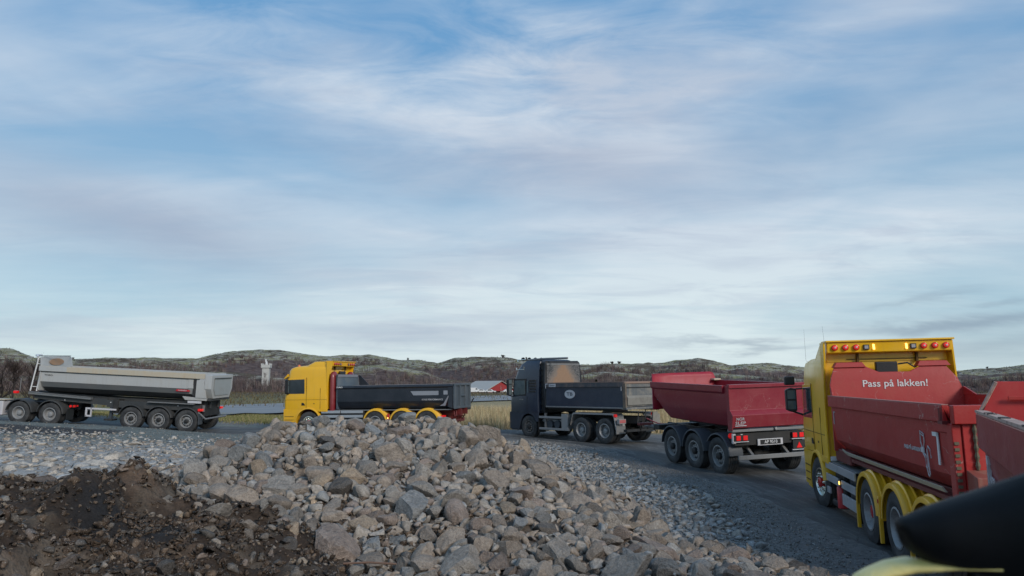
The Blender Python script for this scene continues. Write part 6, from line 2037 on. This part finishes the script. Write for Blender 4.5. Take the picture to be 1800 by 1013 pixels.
for px_, Y_, h_, w_, lb in ((1048, 415, 6.8, 1.5, 'tallest dark spruce on the ridge right of the navy lorry'), (1037, 417, 4.6, 1.1, 'smaller spruce left of the tall one on the ridge'), (1057, 418, 3.8, 1.3, 'stubby evergreen right of the tall spruce')):
    p = sight(px_, 655, Y_); spruce(lb, (p.x, Y_, hz(HV2, p.x, Y_) - .2), h_, w_)
for i, (px_, h_, lb) in enumerate(((1076, 2.6, 'round bush on the skyline right of the spruces'), (1088, 3.0, 'wider bush on the skyline behind the navy body'), (884, 3.2, 'bush on the skyline touching the navy cab'), (128, 2.4, 'small bush on the skyline above the grey trailer'), (1735, 2.4, 'bush on the right-hand skyline beyond the red body'))):
    Y_ = 640 * (1 + .10 * math.sin(px_ * .006 + 61)); p = sight(px_, 640, Y_)
    bare_tree('skyline_bush', lb, (p.x, Y_, hz(HV1, p.x, Y_) - .5 * h_), h_, 1.6, BARK_D, DARKT, 120 + i, 'bushes on the skyline', n1=12, tw=.5, ntw=420)

# ------------------------------------------------------------------ far buildings
TW = sight(466, 700, 352); twz = -1.6
tw = empty('water_tower', (TW.x, 352, twz - 1.2), (0, 0, R(6)))
tw.scale = (1.14, 1.14, 1.36)
tag(tw, 'small square white tower with a battlemented top standing in the thicket', 'tower')
RENDW = paint('weathered white render', (.50, .50, .48), .8, (.24, .23, .21), .6, scale=.6)
MB().box(-1.38, 1.38, -1.38, 1.38, 0, 10.4).build('shaft', RENDW, tw, bevel=.03)
MB().box(-1.8, 1.8, -1.8, 1.8, 10.4, 11.0).build('cornice', RENDW, tw, bevel=.03)
cr = MB()
for k in range(-2, 3):
    for s in (1, -1):
        if k % 2 == 0:
            cr.box(k * .8 - .25, k * .8 + .25, s * 1.55, s * 1.8, 11.4, 11.9); 
            if abs(k) < 2: cr.box(s * 1.55, s * 1.8, k * .8 - .25, k * .8 + .25, 11.4, 11.9)
cr.each('merlon', RENDW, tw)
pw_ = MB()
for s in (1, -1):
    pw_.box(-1.8, 1.8, s * 1.56, s * 1.8, 11.0, 11.4); pw_.box(s * 1.56, s * 1.8, -1.55, 1.55, 11.0, 11.4)
pw_.each('parapet', RENDW, tw)
MB().box(-.35, .35, -.3, .3, 11.0, 12.6).build('lantern_base', WHITE, tw, bevel=.05)
MB().tube([(-.35, 0, 12.5), (-.35, 0, 13.1), (-.35, 0, 13.5)], [.28, .28, .1], 10).build('dome', WHITE, tw, smooth=50)
MB().tube([(-1.3, -1, 11), (-1.3, -1, 13.7)], .05, 5).build('mast', STEEL, tw)

bn = empty('barn', (-11.0, 325.0, -2.55), (0, 0, math.atan2(7, 9)))
bn.scale = (1.35, 1.35, 1.3)
tag(bn, 'red barn with a pale roof and open front, far off between the lorries', 'barn')
BR = paint('red barn boards', (.30, .025, .028), .8, (.2, .1, .09), .3, scale=.5)
RF = paint('pale roofing sheet', (.42, .40, .37), .6, (.3, .28, .26), .4, scale=.3)
BW, BL = 11.4, 14.0
MB().prism([(0, 2.7), (BW / 2, 5.6), (BW, 2.7), (BW, 2.4), (0, 2.4)], 'y', 0, .25).build('gable', BR, bn)
MB().box(0, .25, .25, BL, 0, 2.7).build('side_wall', BR, bn); MB().box(BW - .25, BW, .25, BL, 0, 2.7).build('side_wall', BR, bn)
MB().prism([(0, 0), (0, 2.7), (BW / 2, 5.6), (BW, 2.7), (BW, 0)], 'y', BL - .25, BL).build('back_wall', BR, bn)
MB().loft([[(-.5, y, 2.55), (BW / 2, y, 5.72), (BW / 2, y, 5.9), (-.6, y, 2.7)] for y in (-.6, BL + .4)]).build('roof', RF, bn)
MB().loft([[(BW + .5, y, 2.55), (BW / 2, y, 5.72), (BW / 2, y, 5.9), (BW + .6, y, 2.7)] for y in (-.6, BL + .4)]).build('roof', RF, bn)
MB().box(.3, 2.2, 0, .2, 0, 2.4).build('front_wall', BR, bn); MB().box(5.6, 5.9, .0, .25, 0, 4.2).build('post', RF, bn)
for k in range(5):
    MB().box(6.0 + k * .9, 6.8 + k * .9, .0, .18, 0, 2.35).build('sliding_door', RF, bn)
MB().box(.3, BW - .3, 3, 3.1, 0, 2.7).build('dark_interior_sheet', BLACK, bn)  # black sheet standing in for the shade inside the open barn


def vehicle(name, label, cat, loc, rz, L, H, W, col, van=False):
    o = empty(name, loc, (0, 0, rz)); tag(o, label, cat, 'white vehicles parked by the barn')
    if van: pr = [(0, .35), (0, H * .9), (.2, H), (L * .78, H), (L * .92, H * .62), (L, H * .55), (L, .35)]
    else: pr = [(0, .35), (0, H * .6), (L * .12, H * .64), (L * .25, H), (L * .6, H), (L * .76, H * .64), (L, H * .55), (L, .35)]
    MB().prism(pr, 'y', -W / 2, W / 2).build('body', col, o, bevel=.06)
    wn = [(L * .28, H * .66), (L * .31, H * .93), (L * .58, H * .93), (L * .68, H * .66)] if not van else [(L * .68, H * .62), (L * .68, H * .9), (L * .77, H * .9), (L * .86, H * .62)]
    MB().prism(wn, 'y', -W / 2 - .02, W / 2 + .02).build('window', GLASS, o)
    for xx in (L * .2, L * .8):
        for s in (1, -1):
            MB().lathe([(s * W / 2 - s * .2, .05), (s * W / 2 - s * .2, .33), (s * W / 2 + s * .02, .33), (s * W / 2 + s * .02, .05), (s * W / 2 + s * .02, 0)], cx=xx, cz=.33, n=14).build('wheel', M_rubber(), o)
    return o


for px_, Y_, L_, H_, van, lb, rz in ((832, 306, 4.8, 2.1, True, 'white van parked left of the barn', 0.1), (846, 306, 4.6, 1.5, False, 'white car parked before the barn side wall', .15), (862, 300, 4.4, 1.45, False, 'white car parked before the open barn front', -.1), (893, 318, 4.2, 1.5, False, 'white car beside the barn, half hidden by the navy lorry', .2)):
    p = sight(px_, 700, Y_); z_ = gz(p.x, Y_)
    vehicle('parked_van' if van else 'parked_car', lb, 'van' if van else 'car', (p.x - L_ / 2, Y_, z_), rz, L_, H_, 1.9, WHITE, van)

# little blue shed with pale posts on the low hill
sp0 = sight(1043, 666, 392); sh = empty('shed', (sp0.x * 412 / 392, 412, hz(HV2, sp0.x * 412 / 392, 412) - .2), (0, 0, .3)); sh.scale = (1.7, 1.7, 1.7)
tag(sh, 'small blue shed with pale posts on the slope behind the navy lorry', 'shed')
MB().box(-1.6, 1.6, 0, 2, 0, 1.7).build('wall', paint('blue boards', (.04, .075, .14), .6, amt=.3), sh)
for k in range(5):
    MB().box(-1.62 + k * .78, -1.5 + k * .78, -.12, .0, 0, 2.3).build('post', OFFW, sh)
MB().box(-1.7, 1.7, -.14, -.02, 2.1, 2.25).build('rail', OFFW, sh)
Yb = 640 * (1 + .10 * math.sin(717 * .006 + 61)); bp_ = sight(717, 634, Yb)
bz = hz(HV1, bp_.x, Yb); bcn = empty('beacon_hut', (bp_.x, Yb, bz - .3)); tag(bcn, 'tiny lookout hut on the skyline above the black tipper body', 'hut')
MB().box(-.8, .8, -.8, .8, .6, 2.3).build('cabin', GREYM, bcn); MB().prism([(-1, 2.3), (1, 2.3), (0, 2.8)], 'y', -1, 1).build('roof', GREYD, bcn)
for a_ in (-.7, .7):
    for b_ in (-.7, .7):
        MB().box(a_ - .08, a_ + .08, b_ - .08, b_ + .08, -.6, .6).build('leg', GREYD, bcn)
# crash barrier beside the far road
gr_pts = [drop(px_, polyline_at(far_away, px_) - 6.5) for px_ in range(405, 520, 10)]
o0 = gr_pts[0]; grl = empty('guard_rail', tuple(o0)); tag(grl, 'low pale crash barrier beyond the far road, left of the yellow cab', 'barrier')
MB().tube([(p.x - o0.x, p.y - o0.y, p.z - o0.z + .65) for p in gr_pts], .14, 6).build('rail', OFFW, grl)
for p in gr_pts[::2]:
    MB().box(p.x - o0.x - .06, p.x - o0.x + .06, p.y - o0.y - .06, p.y - o0.y + .06, p.z - o0.z - .2, p.z - o0.z + .65).build('post', STEEL, grl)
# rusty rod lying on the heap
rx, ry = -1.55, 8.35
MB_rod = MB().tube([(-.28, 0, 0), (.0, .01, .01), (.30, -.02, .0)], .012, 6).build('iron_rod', paint('rusty rod', (.16, .09, .06), .8, amt=.4))
MB_rod.location = (rx, ry, gz(rx, ry) + .20)
tag(MB_rod, 'thin rusty rod lying across small stones below the largest boulder', 'rod')
for _r in [o for o in bpy.data.objects if o.parent is None and o.type == 'MESH' and o.name.startswith('rock_')]:
    pass


# ------------------------------------------------------------------ tidy the hierarchy: thing > part > sub-part
def depth_of(o):
    d = 0
    while o.parent is not None: o = o.parent; d += 1
    return d


def chain(o):
    c = [o]
    while c[-1].parent is not None: c.append(c[-1].parent)
    return c[::-1]


for o in list(bpy.data.objects):
    nm = o.name.split('.')[0]
    if o.parent is not None and depth_of(o) == 2 and nm in ('light_bar', 'wing_mirror', 'tailgate', 'front_wall', 'tarp_motor', 'sticker', 'oval_badge', 'red_badge', 'roof_spoiler'):
        o.parent = chain(o)[0]
for o in list(bpy.data.objects):
    c = chain(o)
    if len(c) > 3: o.parent = c[1]
